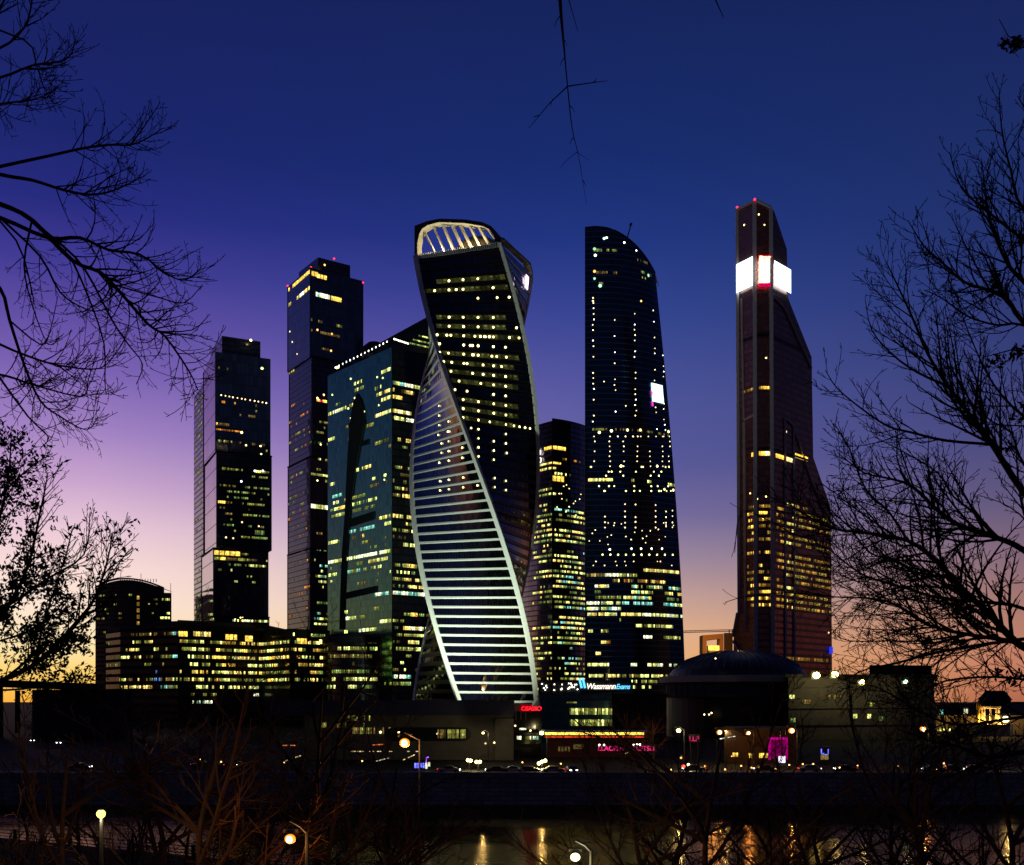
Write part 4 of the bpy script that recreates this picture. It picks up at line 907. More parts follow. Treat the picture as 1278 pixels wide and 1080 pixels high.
ha.dots(hf, [(606, 928), (617, 927), (633, 917)], 'warm', .2)
slab(ha, 'pier_wall', [pl(618, 279), pl(641, 279), pl(641, 281), pl(618, 281)], 5.6, Zp(897, 279), M['concrete'])
ha.finish('lit_window', 'wall_lamp')
en = Building('entrance_pavilion', (X(655, 300), 305, 5.6), 'dark glass entrance pavilion with lit canopy and red sign at the twisting skyscraper foot', 'pavilion', 4)
ef = Face(pl(640, 300), pl(676, 300), 5.6, Zp(888, 300))
mb = MB(); ef.mesh(mb); mb.build('glass_front', M['glass_black'], en.root)
slab(en, 'canopy', [pl(630, 299), pl(664, 299), pl(664, 320), pl(630, 320)], Zp(888, 300), Zp(879, 300), M['plaster'])
en.row(ef, 648, 657, 910, 'white', 1, .7, .5, False); en.row(ef, 645, 672, 921, ['cyan', 'white', 'olive'], .8, .6, .9, False); en.dots(ef, [(635 + 8, 906), (662, 912)], 'warm', .25)
mb = MB(); 
sign('OSASSO', 1.55, P(650.5, 887, 298.4), SR, en.root, 0, 0, .05, spacing=.9); mb.box(P(657, 883.8, 298.9), (3.0, .2, 1.6)); mb.build('sign_panel', glow('sign_panel_red', (.8, .0, .01), .35, .2), en.root)
for i in range(5): mb = MB(); mb.box(P(632 + i * 6, 893, 298.5), (.25, .25, 2.2)); mb.build('canopy_post', M['plaster'], en.root)
en.finish('lit_window', 'wall_lamp')
tb = Building('glass_pavilion', (X(730, 400), 410, 5.6), 'low teal glass building under the illuminated rooftop sign', 'building', 4)
tf = Face(pl(674, 402), pl(766, 398), 5.6, Zp(866, 400))
TEAL = facade('teal_low', (.05, .22, .2), .4, .12, 2.0, 4, (.02, .09, .08), .25, .08, .02)
mb = MB(); tf.mesh(mb); mb.build('facade', TEAL, tb.root)
slab(tb, 'roof', [pl(672, 399), pl(790, 396), pl(790, 440), pl(672, 440)], Zp(866.5, 400), Zp(852, 400), M['concrete_dark'])
rf2 = Face(pl(672, 398.8), pl(790, 395.8), 20, 32)
tb.dots(rf2, [(R.uniform(675, 722), R.uniform(853, 863)) for _ in range(22)], 'white', .22)
tb.row(tf, 711, 764, 888, ['pale', 'olive'], .97, .8, 2.2, False, .2); tb.row(tf, 711, 764, 902, ['pale', 'olive'], .97, .8, 2.2, False, .2); tb.row(tf, 707, 722, 877, 'olive', .7, 1, .5, False)
mb = MB(); mb.box(P(756, 855.5, 396), (17, .3, 3.6)); mb.build('sign_board', M['metal_dark'], tb.root)
sign('Wassmann', 2.75, P(731.5, 860, 395), SW, tb.root, .2, 0, .05, spacing=.9, width=9.9); sign('Exams', 2.4, P(768.5, 860, 395), SC, tb.root, .3, 0, .05, spacing=.85, width=4.9)
for dx in (0, 4.2):
    mb = MB(); mb.beam(P(723 + dx, 846.5, 395), P(726 + dx, 859, 395), .75, .3); mb.build('sign_logo', SC, tb.root)
tb.finish()
db = Building('dark_hall', (X(790, 395), 405, 5.6), 'dark reddish windowless building beside the teal glass one', 'building')
slab(db, 'wall', [pl(764, 392), pl(832, 392), pl(832, 430), pl(764, 430)], 5.6, Zp(868, 394), plain('dark_red_wall', (.06, .03, .024), .9, 0, .3, .4))
slab(db, 'roof', [pl(762, 391), pl(834, 391), pl(834, 431), pl(762, 431)], Zp(868, 394) + .02, Zp(866, 394), M['roof_dark'])
mb = MB()
for i in range(12): mb.box((X(767 + i * 5.5, 392) , 391.9, 12), (.4, .3, 12.5))
mb.build('pilaster', M['concrete_dark'], db.root)
db.finish()
ls = thing('canopy_building', (X(742, 290), 295, 5.6), 'low dark red building whose flat canopy edge glows yellow', 'building')
mb = MB(); mb.prism([pl(682, 292), pl(806, 292), pl(806, 312), pl(682, 312)], 5.6, Zp(922, 292)); mb.build('wall', plain('maroon_wall', (.09, .035, .04), .8, 0, .2, .5), ls)
mb = MB(); mb.prism([pl(678, 289), pl(808, 289), pl(808, 312), pl(678, 312)], Zp(921.6, 289), Zp(914, 289)); mb.build('canopy', M['metal_dark'], ls)
mb = MB(); mb.box(P(742, 915.8, 288.7), (24.8, .2, .62)); mb.build('light_strip', glow('strip_yellow', (1, .62, .08), 2.2, .1), ls)
mb = MB(); mb.box(P(742, 920, 288.7), (24.8, .16, .3)); mb.build('light_strip', glow('strip_red', (.9, .06, .02), .9, .2), ls)
for i in range(4): mb = MB(); mb.box(P(698 + i * 4, 935, 291.8), (.5, .2, 1.2)); mb.build('lit_window', LIT['dim'], ls)
mb = MB(); mb.box(P(722, 932, 291.8), (2.6, .2, 1.2)); mb.build('lit_window', LIT['dim'], ls)
def letter_sign(text, px, py, Y, w, mat, label, dots_=()):
    t = thing('illuminated_sign', P(px, py, Y), label, 'sign')
    s_ = sign(text, 1.5, P(px, py, Y), mat, t, 0, 0, .04, spacing=1.0)
    mb = MB(); mb.box(P(px, py, Y) + Vector((w / 2, .35, .6)), (w, .15, 1.7)); mb.build('sign_board', M['metal_dark'], t)
    for dx in (.4, w - .4): mb = MB(); mb.box((X(px, Y) + dx, Y + .5, (Zp(py, Y) + 5.6) / 2), (.15, .15, max(.5, Zp(py, Y) - 5.6))); mb.build('post', M['metal_dark'], t)
    for px2, py2 in dots_: mb = MB(); mb.ball(P(px2, py2, Y - .3), .22); mb.build('sign_lamp', DOT['white'], t, True)
letter_sign('LLACEHE', 746, 937, 262, 5.8, SP, 'pink letter sign with two white lamps beneath the yellow canopy strip', [(748, 930), (754, 930)])
letter_sign('LLETSLI', 790, 937, 262, 5.4, SP, 'pink letter sign with a row of three white lamps above it', [(791, 929.5), (795, 929.5), (798.5, 929.5)])
letter_sign('LLP', 860, 925, 255, 2.4, SP, 'small high pink letter sign by the yellow street lamp')

# ------------------------------------------------------------------ dome building, framed house, crane
do = Building('domed_hall', (X(912, 470), 470, 5.6), 'wide domed hall with dark glass dome and pale ring cornice', 'domed building', 4)
dc = (X(920, 470), 470.0, Zp(843, 446)); Rd = 27.5
mb = MB(); mb.lathe(dc, [(Rd, 0), (Rd * .985, 1.5), (Rd * .9, 4.2), (Rd * .75, 6.8), (Rd * .52, 9.0), (Rd * .27, 10.2), (.01, 10.6)], 48); mb.build('dome', facade('dome_glass', (.012, .014, .03), .3, .2, 3, 3, (.01, .01, .012), .1, .1, .02), do.root, True)
mb = MB()
for i in range(48):
    a = 2 * math.pi * i / 48; pts = [Vector((dc[0] + r * math.cos(a), dc[1] + r * math.sin(a), dc[2] + z + .08)) for r, z in ((Rd, 0), (Rd * .9, 4.2), (Rd * .75, 6.8), (Rd * .52, 9.0), (Rd * .27, 10.2))]; mb.tube(pts, [.24] * 5, 4)
mb.build('dome_rib', M['steel'], do.root)
mb = MB(); mb.lathe((dc[0], dc[1], dc[2]), [(Rd, .1), (Rd + 4.0, -.1), (Rd + 4.4, -2.6), (Rd + 1.2, -3.0)], 48); mb.build('cornice', M['plaster'], do.root)
mb = MB(); mb.lathe(dc, [(Rd + 1.6, -3.0), (Rd + 1.6, -7.4), (Rd + 4.6, -7.5), (Rd + 4.6, -8.4), (Rd + 1, -8.5)], 48); mb.build('gallery', M['concrete_dark'], do.root)
mb = MB(); mb.lathe(dc, [(Rd + 1.2, -8.4), (Rd + 1.2, 5.6 - dc[2])], 48); mb.build('drum_wall', M['glass_black'], do.root)
for i in range(48): a = 2 * math.pi * i / 48; mb = MB(); mb.box((dc[0] + (Rd + 1.8) * math.cos(a), dc[1] + (Rd + 1.8) * math.sin(a), dc[2] - 5.2), (.35, .35, 4.4), a); mb.build('gallery_post', M['metal_dark'], do.root)
for i, (px, py) in enumerate(((893, 822), (885, 892), (879, 892), (888, 890))): mb = MB(); mb.ball(P(px, py, 441), .3); mb.build('wall_lamp', DOT['warm'], do.root, True)
do.finish()
fh_ = thing('framed_house', P(898, 822, 520), 'orange lit square frame building between curved tower and dome', 'building')
OR = plain('ochre_render', (.55, .27, .09), .8, 0, .15, .5)
mb = MB(); c = [P(877, 822, 520), P(903, 822, 520), P(903, 791, 520), P(877, 793, 520)]; i_ = [P(882, 822, 520), P(899, 822, 520), P(899, 797, 520), P(882, 799, 520)]
bkv = Vector((0, 9, 0))
for a in range(4):
    b2 = (a + 1) % 4; mb.face([c[a], c[b2], i_[b2], i_[a]]); mb.face([c[b2], c[a], c[a] + bkv, c[b2] + bkv]); mb.face([i_[a], i_[b2], i_[b2] + bkv, i_[a] + bkv]); mb.face([c[b2] + bkv, c[a] + bkv, i_[a] + bkv, i_[b2] + bkv])
mb.build('frame', OR, fh_)
mb = MB(); mb.box(P(891, 817, 526), (5.6, 5, 8)); mb.build('inner_wall', M['plaster'], fh_)
mb = MB(); mb.box(P(891, 809, 523), (5.2, .4, 2.2)); mb.build('lit_window', LIT['gold'], fh_)
mb = MB(); mb.prism([pl(903.4, 521), pl(914, 521), pl(914, 532), pl(903.4, 532)], 5.6, Zp(790, 520)); mb.build('side_wall', M['brick_brown'], fh_)
fl_ = bpy.data.lights.new('house_lamp', 'POINT'); fl_.energy = 9000; fl_.color = (1, .5, .15); fl_.shadow_soft_size = .4
o = bpy.data.objects.new('house_lamp', fl_); COL.objects.link(o); o.location = P(890, 800, 500)
cr = thing('tower_crane', (X(912, 560), 560, 5.6), 'thin construction crane jib over the framed house', 'crane')
mb = MB(); a, b2 = P(842, 790, 560), P(918, 788, 560)
for o_ in ((0, 0, 0), (0, .9, 0), (0, .45, .9)): mb.beam(a + Vector(o_), b2 + Vector(o_), .22)
for i in range(24): p = a.lerp(b2, i / 24); q = a.lerp(b2, (i + 1) / 24); mb.beam(p, (p + q) / 2 + Vector((0, .45, .9)), .14); mb.beam((p + q) / 2 + Vector((0, .45, .9)), q, .14)
mb.build('jib', M['metal_dark'], cr)
mb = MB()
for ox, oy in ((-.7, -.7), (.7, -.7), (.7, .7), (-.7, .7)): mb.beam((X(912, 560) + ox, 560 + oy, 5.6), (X(912, 560) + ox, 560 + oy, Zp(786, 560)), .2)
mb.build('mast', M['metal_dark'], cr)

def lamp_light(t, p, mat, e):
    l = bpy.data.lights.new('lamp_light', 'POINT'); l.energy = e; l.shadow_soft_size = .08
    l.color = {'LO': (1, .42, .1)}.get('LO' if 'sodium' in mat.name else '', (1, .82, .4)); o = bpy.data.objects.new('lamp_light', l); COL.objects.link(o)
    o.parent = t; o.location = Vector(p) - ORG[t.name]
# ------------------------------------------------------------------ right: flat building with floodlights, distant houses and turret
lb = Building('flat_roofed_block', (X(1075, 430), 440, 5.6), 'long grey flat roofed block with four dazzling floodlights along its roof edge', 'building', 4)
lf_ = Face(pl(984, 425), pl(1166, 430), 5.6, Zp(846, 428))
mb = MB(); lf_.mesh(mb); mb.build('wall', M['concrete'], lb.root)
mb = MB(); mb.wall(pl(984, 470), pl(984, 425), 5.6, Zp(846, 428)); mb.wall(pl(1166, 430), pl(1166, 475), 5.6, Zp(846, 428)); mb.build('end_wall', M['concrete'], lb.root)
slab(lb, 'roof', [pl(980, 422), pl(1170, 427), pl(1170, 478), pl(980, 473)], Zp(846, 428) + .01, Zp(842, 428), M['concrete_dark'])
slab(lb, 'roof_storey', [pl(1085, 440), pl(1163, 444), pl(1163, 470), pl(1085, 470)], Zp(842, 428) + .02, Zp(829, 428), M['roof_dark'])
for (a0, a1, y, k) in ((985, 992, 870, 'pale'), (986, 993, 899, 'green'), (1000, 1012, 876, 'dim'), (1082, 1092, 879, 'olive'), (1096, 1102, 897, 'green'), (1064, 1070, 894, 'pale'), (1082, 1087, 894, 'pale'), (1058, 1085, 945, 'olive'), (1030, 1050, 870, 'dim')): lb.row(lf_, a0, a1, y, k, 1, 1.6, 1.6, False)
mb = MB()
for i in range(9): mb.box((X(992 + i * 21, 426), 425.6 + i * .55, 14), (.7, .5, 17))
mb.build('pilaster', M['concrete_dark'], lb.root)
for y in (858, 884, 905): 
    mb = MB(); p0, p1 = onface(lf_, 984.5, y, .2), onface(lf_, 1165, y - 1, .2); mb.beam(p0, p1, .5, .35); mb.build('string_course', M['concrete'], lb.root)
lb.finish()
FLD = glow('floodlight_lamp', (1, .86, .22), 14, 0, True); FLG = glow('floodlight_lamp_green', (.45, 1, .55), 8, 0, True)
for i, (px, py, mt_, lab, r) in enumerate(((1019, 843, FLD, 'first and brightest floodlight from the copper tower on the flat roof', 1.35), (1042, 842, FLD, 'second floodlight from the copper tower on the flat roof', 1.3),
                                      (1076, 852, FLD, 'third floodlight from the copper tower, slightly lower and set apart', 1.15), (1130, 851, FLG, 'greenish floodlight, farthest from the copper tower on the flat roof', .8))):
    p = P(px, py, 419); t = thing('floodlight', p, lab, 'floodlight', 'floodlights on the flat roof')
    mb = MB(); mb.ball(p, r, 12, 8, .85); mb.build('lamp', mt_, t, True)
    mb = MB(); mb.box(p + Vector((0, 1.0, .1)), (r * 2.6, .4, r * 2.2)); mb.build('housing', M['metal_dark'], t)
    mb = MB(); mb.beam(p + Vector((0, 1.2, 0)), Vector((p.x, 424, p.z - .6)), .2); mb.build('bracket', M['metal_dark'], t); lamp_light(t, p + Vector((0, -1.2, -1.8)), mt_, 800)
ho = Building('riverside_house', (X(1220, 480), 495, 5.6), 'lamp lit low riverside house on the right with arched bright bays', 'house', 4)
hf2 = Face(pl(1168, 482), pl(1330, 490), 5.6, Zp(893, 485))
mb = MB(); hf2.mesh(mb); mb.build('wall', M['plaster'], ho.root)
mb = MB(); e0, e1 = Vector((*pl(1166, 480), Zp(893, 485))), Vector((*pl(1335, 488), Zp(893, 485))); r0_, r1_ = Vector((*pl(1172, 496), Zp(879, 485))), Vector((*pl(1330, 504), Zp(879, 485)))
mb.face([e0, e1, r1_, r0_]); mb.face([r0_, r1_, r1_ + Vector((2, 16, -5)), r0_ + Vector((0, 16, -5))]); mb.face([e0, r0_, r0_ + Vector((0, 16, -5))]); mb.build('roof', M['roof_dark'], ho.root)
for (a0, a1, y, k) in ((1172, 1178, 889, 'cyan'), (1203, 1207, 888, 'white')):
    mb = MB(); p = P((a0 + a1) / 2, y, 478); mb.prism([(p.x - 1.4, p.y), (p.x + 1.4, p.y), (p.x + 1.4, p.y + 9), (p.x - 1.4, p.y + 9)], p.z - 1.6, p.z + 1.6); mb.build('dormer', M['roof_dark'], ho.root)
    mb = MB(); mb.box(p + Vector((0, -.1, 0)), (1.7, .15, 2)); mb.build('lit_window', LIT[k], ho.root)
ho.row(hf2, 1170, 1186, 911, 'pale', .8, 1.4, .9, False); ho.row(hf2, 1190, 1196, 930, 'white', 1, 1.6, 1.6, False); ho.row(hf2, 1212, 1218, 930, 'cyan', 1, 1.6, 2, False); ho.row(hf2, 1255, 1266, 930, 'gold', 1, 1.2, 6, False); ho.row(hf2, 1210, 1214, 947, 'gold', 1, 1, 2, False); ho.row(hf2, 1160, 1163, 940, 'cyan', 1, 1, 3, False); ho.row(hf2, 1225, 1250, 935, 'dim', .8, 1.6, 3, False)
ho.finish()
tu = thing('turret', P(1236, 900, 470), 'gilded columned turret with a dark dome, floodlit gold', 'turret')
tcx, tcy, tz = X(1236, 470), 470, Zp(901, 470)
mb = MB(); mb.lathe((tcx, tcy, tz), [(3.9, -1), (3.9, 0)], 20); mb.lathe((tcx, tcy, tz), [(3.7, 5.4), (4.1, 5.6), (4.1, 6.3), (3.6, 6.5)], 20); mb.build('entablature', M['plaster'], tu)
for i in range(8): a = math.pi / 8 + i * math.pi / 4; mb = MB(); mb.tube([(tcx + 3.2 * math.cos(a), tcy + 3.2 * math.sin(a), tz), (tcx + 3.2 * math.cos(a), tcy + 3.2 * math.sin(a), tz + 5.5)], [.42, .36], 8); mb.build('column', M['plaster'], tu)
mb = MB(); mb.lathe((tcx, tcy, tz + 6.4), [(3.5, 0), (3.3, 1.5), (2.4, 3), (1, 4.1), (.3, 4.5), (.25, 6.5), (.01, 7)], 20); mb.build('cupola', M['roof_dark'], tu, True)
mb = MB(); mb.lathe((tcx - 5.2, tcy - 1, tz), [(.7, -1), (.7, 5), (.95, 6), (.8, 7.3), (.01, 9)], 12); mb.build('finial', M['copper_roof'], tu, True)
mb = MB(); mb.prism([(tcx - 7, tcy - 5), (tcx + 7, tcy - 5), (tcx + 7, tcy + 6), (tcx - 7, tcy + 6)], 5.6, tz - 1); mb.build('base', M['plaster'], tu)
for dx, dy in ((0, 0), (-4.5, -4.2), (3.5, -4.4)):
    l = bpy.data.lights.new('turret_lamp', 'POINT'); l.energy = 3500; l.color = (1, .62, .16); l.shadow_soft_size = .3; o = bpy.data.objects.new('turret_lamp', l); COL.objects.link(o); o.location = (tcx + dx, tcy + dy, tz + .8)
hb = Building('distant_roofs', (X(1250, 600), 600, 5.6), 'dark steep roofed building behind the gilded turret', 'building')
mb = MB(); mb.prism([pl(1222, 590), pl(1262, 590), pl(1262, 615), pl(1222, 615)], 5.6, Zp(874, 590)); mb.build('wall', M['brick_brown'], hb.root)
mb = MB(); q = [Vector((*pl(1220, 588), Zp(874, 590))), Vector((*pl(1264, 588), Zp(874, 590))), Vector((*pl(1264, 617), Zp(874, 590))), Vector((*pl(1220, 617), Zp(874, 590)))]; r2_ = [Vector((*pl(1230, 596), Zp(862, 590))), Vector((*pl(1254, 596), Zp(862, 590))), Vector((*pl(1254, 608), Zp(862, 590))), Vector((*pl(1230, 608), Zp(862, 590)))]
for i in range(4): j = (i + 1) % 4; mb.face([q[i], q[j], r2_[j], r2_[i]])
mb.face(r2_); mb.build('roof', M['roof_dark'], hb.root)
mb = MB(); mb.prism([pl(1262.5, 600), pl(1310, 600), pl(1310, 620), pl(1262.5, 620)], 5.6, Zp(876, 600)); mb.build('wing', M['brick_brown'], hb.root); hb.finish()
# shop pavilion with pink portal
M['shop_wall'] = plain('shop_wall', (.035, .022, .016), .85, 0, .3, .5)
sp_ = Building('shop_pavilion', (X(940, 262), 268, 5.6), 'riverside shop pavilion with warm shopfronts and magenta lit portal', 'pavilion', 4)
sf_ = Face(pl(905, 262), pl(992, 262), 5.6, Zp(912, 262))
mb = MB(); sf_.mesh(mb); mb.wall(pl(992, 262), pl(992, 275), 5.6, Zp(912, 262)); mb.wall(pl(905, 275), pl(905, 262), 5.6, Zp(912, 262)); mb.build('wall', M['shop_wall'], sp_.root)
slab(sp_, 'roof', [pl(903, 260.5), pl(994, 260.5), pl(994, 276), pl(903, 276)], Zp(912, 262) + .01, Zp(908, 262), M['roof_dark'])
sp_.row(sf_, 914, 921, 942, 'gold', 1, .7, .9, False); sp_.row(sf_, 934, 980, 943, ['gold', 'warm', 'white', 'amber'], .75, .65, 1.1, False)
PK = glow('portal_magenta', (1, .0, .42), .5, .5)
mb = MB(); p = P(971, 934, 261.4); mb.box(p + Vector((0, 0, 2.2)), (4.2, .5, .5)); mb.box(p + Vector((-1.9, 0, -.3)), (.5, .5, 4.6)); mb.box(p + Vector((1.9, 0, -.3)), (.5, .5, 4.6)); mb.build('portal_frame', PK, sp_.root)
mb = MB(); mb.box(p + Vector((0, .3, -.2)), (3.3, .2, 4)); mb.build('portal_screen', glow('portal_magenta_dim', (.8, .0, .32), .14, .9), sp_.root)
mb = MB(); mb.box(P(976, 948, 261.2), (1.5, .3, 1.5)); mb.build('poster_light', glow('poster_white', (.85, .8, 1), 2, .4), sp_.root)
sign('L_i', 1.6, P(1024, 941, 261), SB, None).name = 'blue_kiosk_sign'
bs = bpy.data.objects['blue_kiosk_sign']; tag(bs, 'small blue kiosk sign right of the magenta portal', 'sign')
sp_.dots(sf_, [(x, 955) for x in (939, 948, 985)], 'warm', .15); sp_.dots(sf_, [(913, 944)], 'org', .15); sp_.finish('shop_window', 'shop_lamp')
ki = thing('kiosk', P(1030, 958, 255), 'small dark kiosk carrying the blue sign', 'kiosk')
mb = MB(); mb.prism([pl(1022, 263), pl(1036, 263), pl(1036, 266), pl(1022, 266)], 5.6, Zp(934, 263)); mb.build('wall', M['metal_dark'], ki)
mb = MB(); mb.prism([pl(1021, 262), pl(1037, 262), pl(1037, 267), pl(1021, 267)], Zp(934, 263), Zp(932.5, 263)); mb.build('roof', M['roof_dark'], ki)
mb = MB(); mb.box(P(1029, 945, 262.8), (1.8, .15, 1.2)); mb.build('window', LIT['dim'], ki)

# ------------------------------------------------------------------ street lamps
LO = glow('lamp_sodium', (1, .27, .02), 1.9, 0, True); LCORE = glow('lamp_bright_core', (1, .8, .4), 9, 0, True); LY = glow('lamp_yellow', (1, .8, .2), 13, 0, True); LN = glow('lamp_warm_near', (1, .82, .28), 7, 0, True); LON = glow('lamp_sodium_near', (1, .25, .015), 2.4, 0, True); LGN = glow('lamp_globe', (.95, 1, .16), 3, 0, True)
def lamp(px, py, Y, mat, r, label, gz_=5.6, style='arm', group='street lamps on the far embankment'):
    p = P(px, py, Y); t = thing('street_lamp', (p.x, Y, gz_), label, 'street lamp', group)
    AO = 1.2 if Y > 60 else .6
    lamp_light(t, p + Vector((0, -r * 1.6, -r * .9)), mat, ((1300 if Y > 60 else 130) if 'near' in group else 900))
    mb = MB(); mb.tube([(p.x + (AO if style == 'arm' else 0), Y + .05, gz_), (p.x + (AO if style == 'arm' else 0), Y + .05, p.z + (.25 if style == 'arm' else -r * .8))], [.11, .07], 8, True)
    mb.lathe((p.x + (AO if style == 'arm' else 0), Y + .05, gz_), [(.22, 0), (.22, .7), (.12, .8)], 10); mb.build('pole', M['metal_dark'], t)
    if style == 'arm':
        mb = MB(); mb.tube([(p.x + AO, Y + .05, p.z + .2), (p.x + AO * .6, Y, p.z + .45), (p.x, Y, p.z + .5 + r * .6)], [.06, .05, .05], 6); mb.build('arm', M['metal_dark'], t)
        mb = MB(); mb.box((p.x, Y + r * .9, p.z + r * 1.1), (r * 2.2, r * 1.2, r * .45)); mb.build('lamp_head', M['metal_dark'], t)
        mb = MB(); mb.lathe((0, 0, 0), [(.05, .95), (.5, .85), (.78, .5), (.86, .1), (.8, .1), (.7, .4), (.45, .7), (.05, .82)], 16); mb.v = [(p.x + x * r, Y + z * r, p.z + y * r * .9) for x, y, z in mb.v]; mb.build('reflector', M['steel'], t, True)
        mb = MB(); mb.ball(p, r * .8, 12, 8, .8); bu = mb.build('bulb', mat, t, True)
        if 'sodium' in mat.name: mb = MB(); mb.ball(p + Vector((0, -r * .5, -r * .05)), r * .5, 10, 7); mb.build('bright_core', LCORE, bu, True)  # added ball for the white-hot core; the orange bulb stands in for flare
    else:
        mb = MB(); mb.ball(p, r, 14, 10); mb.build('globe', mat, t, True)
        mb = MB(); mb.lathe((p.x, Y, p.z + r * .9), [(r * .5, 0), (r * .2, r * .3), (.02, r * .5)], 10); mb.build('cap', M['metal_dark'], t)
lamp(505, 927, 92, LON, .5, 'largest orange street lamp, burning above the near bank trees', 4.3, group='street lamps on the near bank')
lamp(126, 1016, 42, LGN, .16, 'greenish yellow globe lamp among the lower left trees', gz(X(126, 42), 42), 'globe', 'street lamps on the near bank')
lamp(362, 1047, 41, LON, .24, 'orange lamp low over the near bank, below the left towers', gz(X(362, 41), 41), group='street lamps on the near bank')
lamp(718, 1070, 43, LN, .22, 'pale yellow lamp at the bottom edge before the open water', gz(X(718, 43), 43), group='street lamps on the near bank')
for px, py, Y, mt_, r, lb_ in ((847, 912, 252, LY, .6, 'yellow street lamp left of the orange ones before the domed hall'), (898, 914, 252, LO, .75, 'orange street lamp before the middle of the domed hall'), (934, 915, 256, LO, .62, 'dimmer orange street lamp between two others under the domed hall'), (988, 912, 252, LO, .85, 'orange street lamp above the magenta portal'),
    (1152, 910, 250, LO, .85, 'orange street lamp at the right end of the flat roofed block'), (1255, 898, 250, LN, 1.0, 'white yellow street lamp right of the gilded turret'), (603, 915, 268, LY, .32, 'yellow lamp in front of the riverside hall wall'), (676, 915, 260, LY, .6, 'yellow lamp where the glowing canopy strip begins'), (905, 912, 262, LY, .2, 'tiny pale lamp just right of an orange one')):
    lamp(px, py, Y, mt_, r, lb_)
def cluster(pts, Y, label):
    p = P(*pts[0], Y); t = thing('globe_lamp', (p.x, Y, 5.6), label, 'street lamp', 'globe lamps on the far embankment')
    mb = MB(); cx_ = sum(X(a, Y) for a, _ in pts) / len(pts); zt = Zp(pts[0][1], Y); mb.tube([(cx_, Y, 5.6), (cx_, Y, zt - .2)], [.1, .07], 8)
    for a, b2 in pts: mb.tube([(cx_, Y, zt - .5), (X(a, Y), Y, Zp(b2, Y) - .15)], [.04, .04], 5)
    mb.build('pole', M['metal_dark'], t)
    lamp_light(t, P(*pts[0], Y - .7), LY, 600)
    for a, b2 in pts: mb = MB(); mb.ball(P(a, b2, Y), .34, 12, 8); mb.build('globe', LY, t, True)
cluster([(584, 949), (587.5, 949.5)], 240, 'small pair of yellow globe lamps left of the larger pair'); cluster([(594.5, 951), (599, 951)], 236, 'larger pair of yellow globe lamps on the embankment'); cluster([(672.5, 953), (676, 951), (680.5, 949.5)], 236, 'triple yellow globe lamp below the canopy strip'); cluster([(859, 955)], 238, 'single globe lamp beside the red traffic light')
tl = thing('traffic_light', (X(852, 236), 236, 5.6), 'red traffic light glowing on the far embankment road', 'traffic light')
mb = MB(); mb.tube([(X(852, 236), 236, 5.6), (X(852, 236), 236, Zp(945, 236))], [.09, .07], 8); mb.build('pole', M['metal_dark'], tl)
mb = MB(); mb.box(P(852.5, 957, 235.8), (.5, .3, 1.3)); mb.box(P(850.5, 946, 235.8), (.5, .3, 1.0)); mb.build('housing', M['metal_dark'], tl)
for px, py, r in ((853, 957, .36), (850, 946, .22)):
    mb = MB(); mb.ball(P(px, py, 235.4), r); mb.build('lens', glow('traffic_red', (1, .03, .02), 12, 0, True) if r > .3 else DOT['org'], tl, True)
# lit ramp lines left of centre: low rail strips of light
for (x0, y0, x1, y1, c, lab) in ((352, 930.5, 376, 930.5, (1, .25, .05), 'orange light strip far left of the big orange lamp'), (356, 950, 376, 943, (1, .75, .35), 'short sloping pale light strip beside the orange strip'), (465, 930, 482, 929, (1, .2, .04), 'orange red light strip just left of the big orange lamp'),
                            (438, 938, 490, 938, (1, .7, .35), 'long dotted pale light strip left of the big orange lamp'), (508, 938, 526, 938, (1, .85, .55), 'level pale light strip right of the big orange lamp'), (500, 950, 518, 942, (1, .75, .3), 'sloping pale light strip right of the big orange lamp'), (462, 952, 486, 946, (.8, .7, .5), 'faint sloping light strip left of the big orange lamp'),
                            (895, 923, 918, 919, (.9, .9, .7), 'slanting white light strip between two orange lamps'), (975, 909, 981, 907, (.9, .9, .8), 'short white light strip left of the lamp over the portal'), (780, 941, 788, 937, (1, .85, .4), 'short sloping light between the two pink signs')):
    a, b2 = P(x0, y0, 244), P(x1, y1, 244)
    t = thing('light_strip', ((a.x + b2.x) / 2, 244, 5.6), lab, 'light strip', 'light strips along the far embankment')
    mb = MB(); n_ = max(3, int((b2 - a).length / .55))
    for i in range(n_):
        if R.random() < .72: mb.beam(a.lerp(b2, (i + .05) / n_), a.lerp(b2, (i + .85) / n_), R.uniform(.08, .2))
    mb.build('tube_light', glow('strip_glow', c, 1.1, .8, detail=.5), t)
    for p in (a, b2): mb = MB(); mb.box((p.x, 244.2, (p.z + 5.6) / 2), (.12, .12, max(.3, p.z - 5.6))); mb.build('post', M['metal_dark'], t)
br = thing('blue_light_display', P(527, 957, 238), 'blue and violet light display on the embankment right of the big orange lamp', 'light display')
mb = MB(); mb.box(P(527, 957, 238) + Vector((0, .3, 0)), (3.4, .3, 1.4)); mb.build('frame', M['metal_dark'], br)
for i in range(6): mb = MB(); mb.box(P(518.5 + i * 3.4, 956 - R.uniform(0, 2), 237.8), (.42, .12, R.uniform(.5, 1.3))); mb.build('light_panel', SB if i < 4 else LIT['white'], br)
mb = MB(); mb.tube([P(532, 953, 237.8), P(532, 946, 237.8), P(535, 945, 237.8)], [.12] * 3, 5); mb.build('neon_hook', glow('neon_violet', (.4, .1, 1), 2, 0), br)

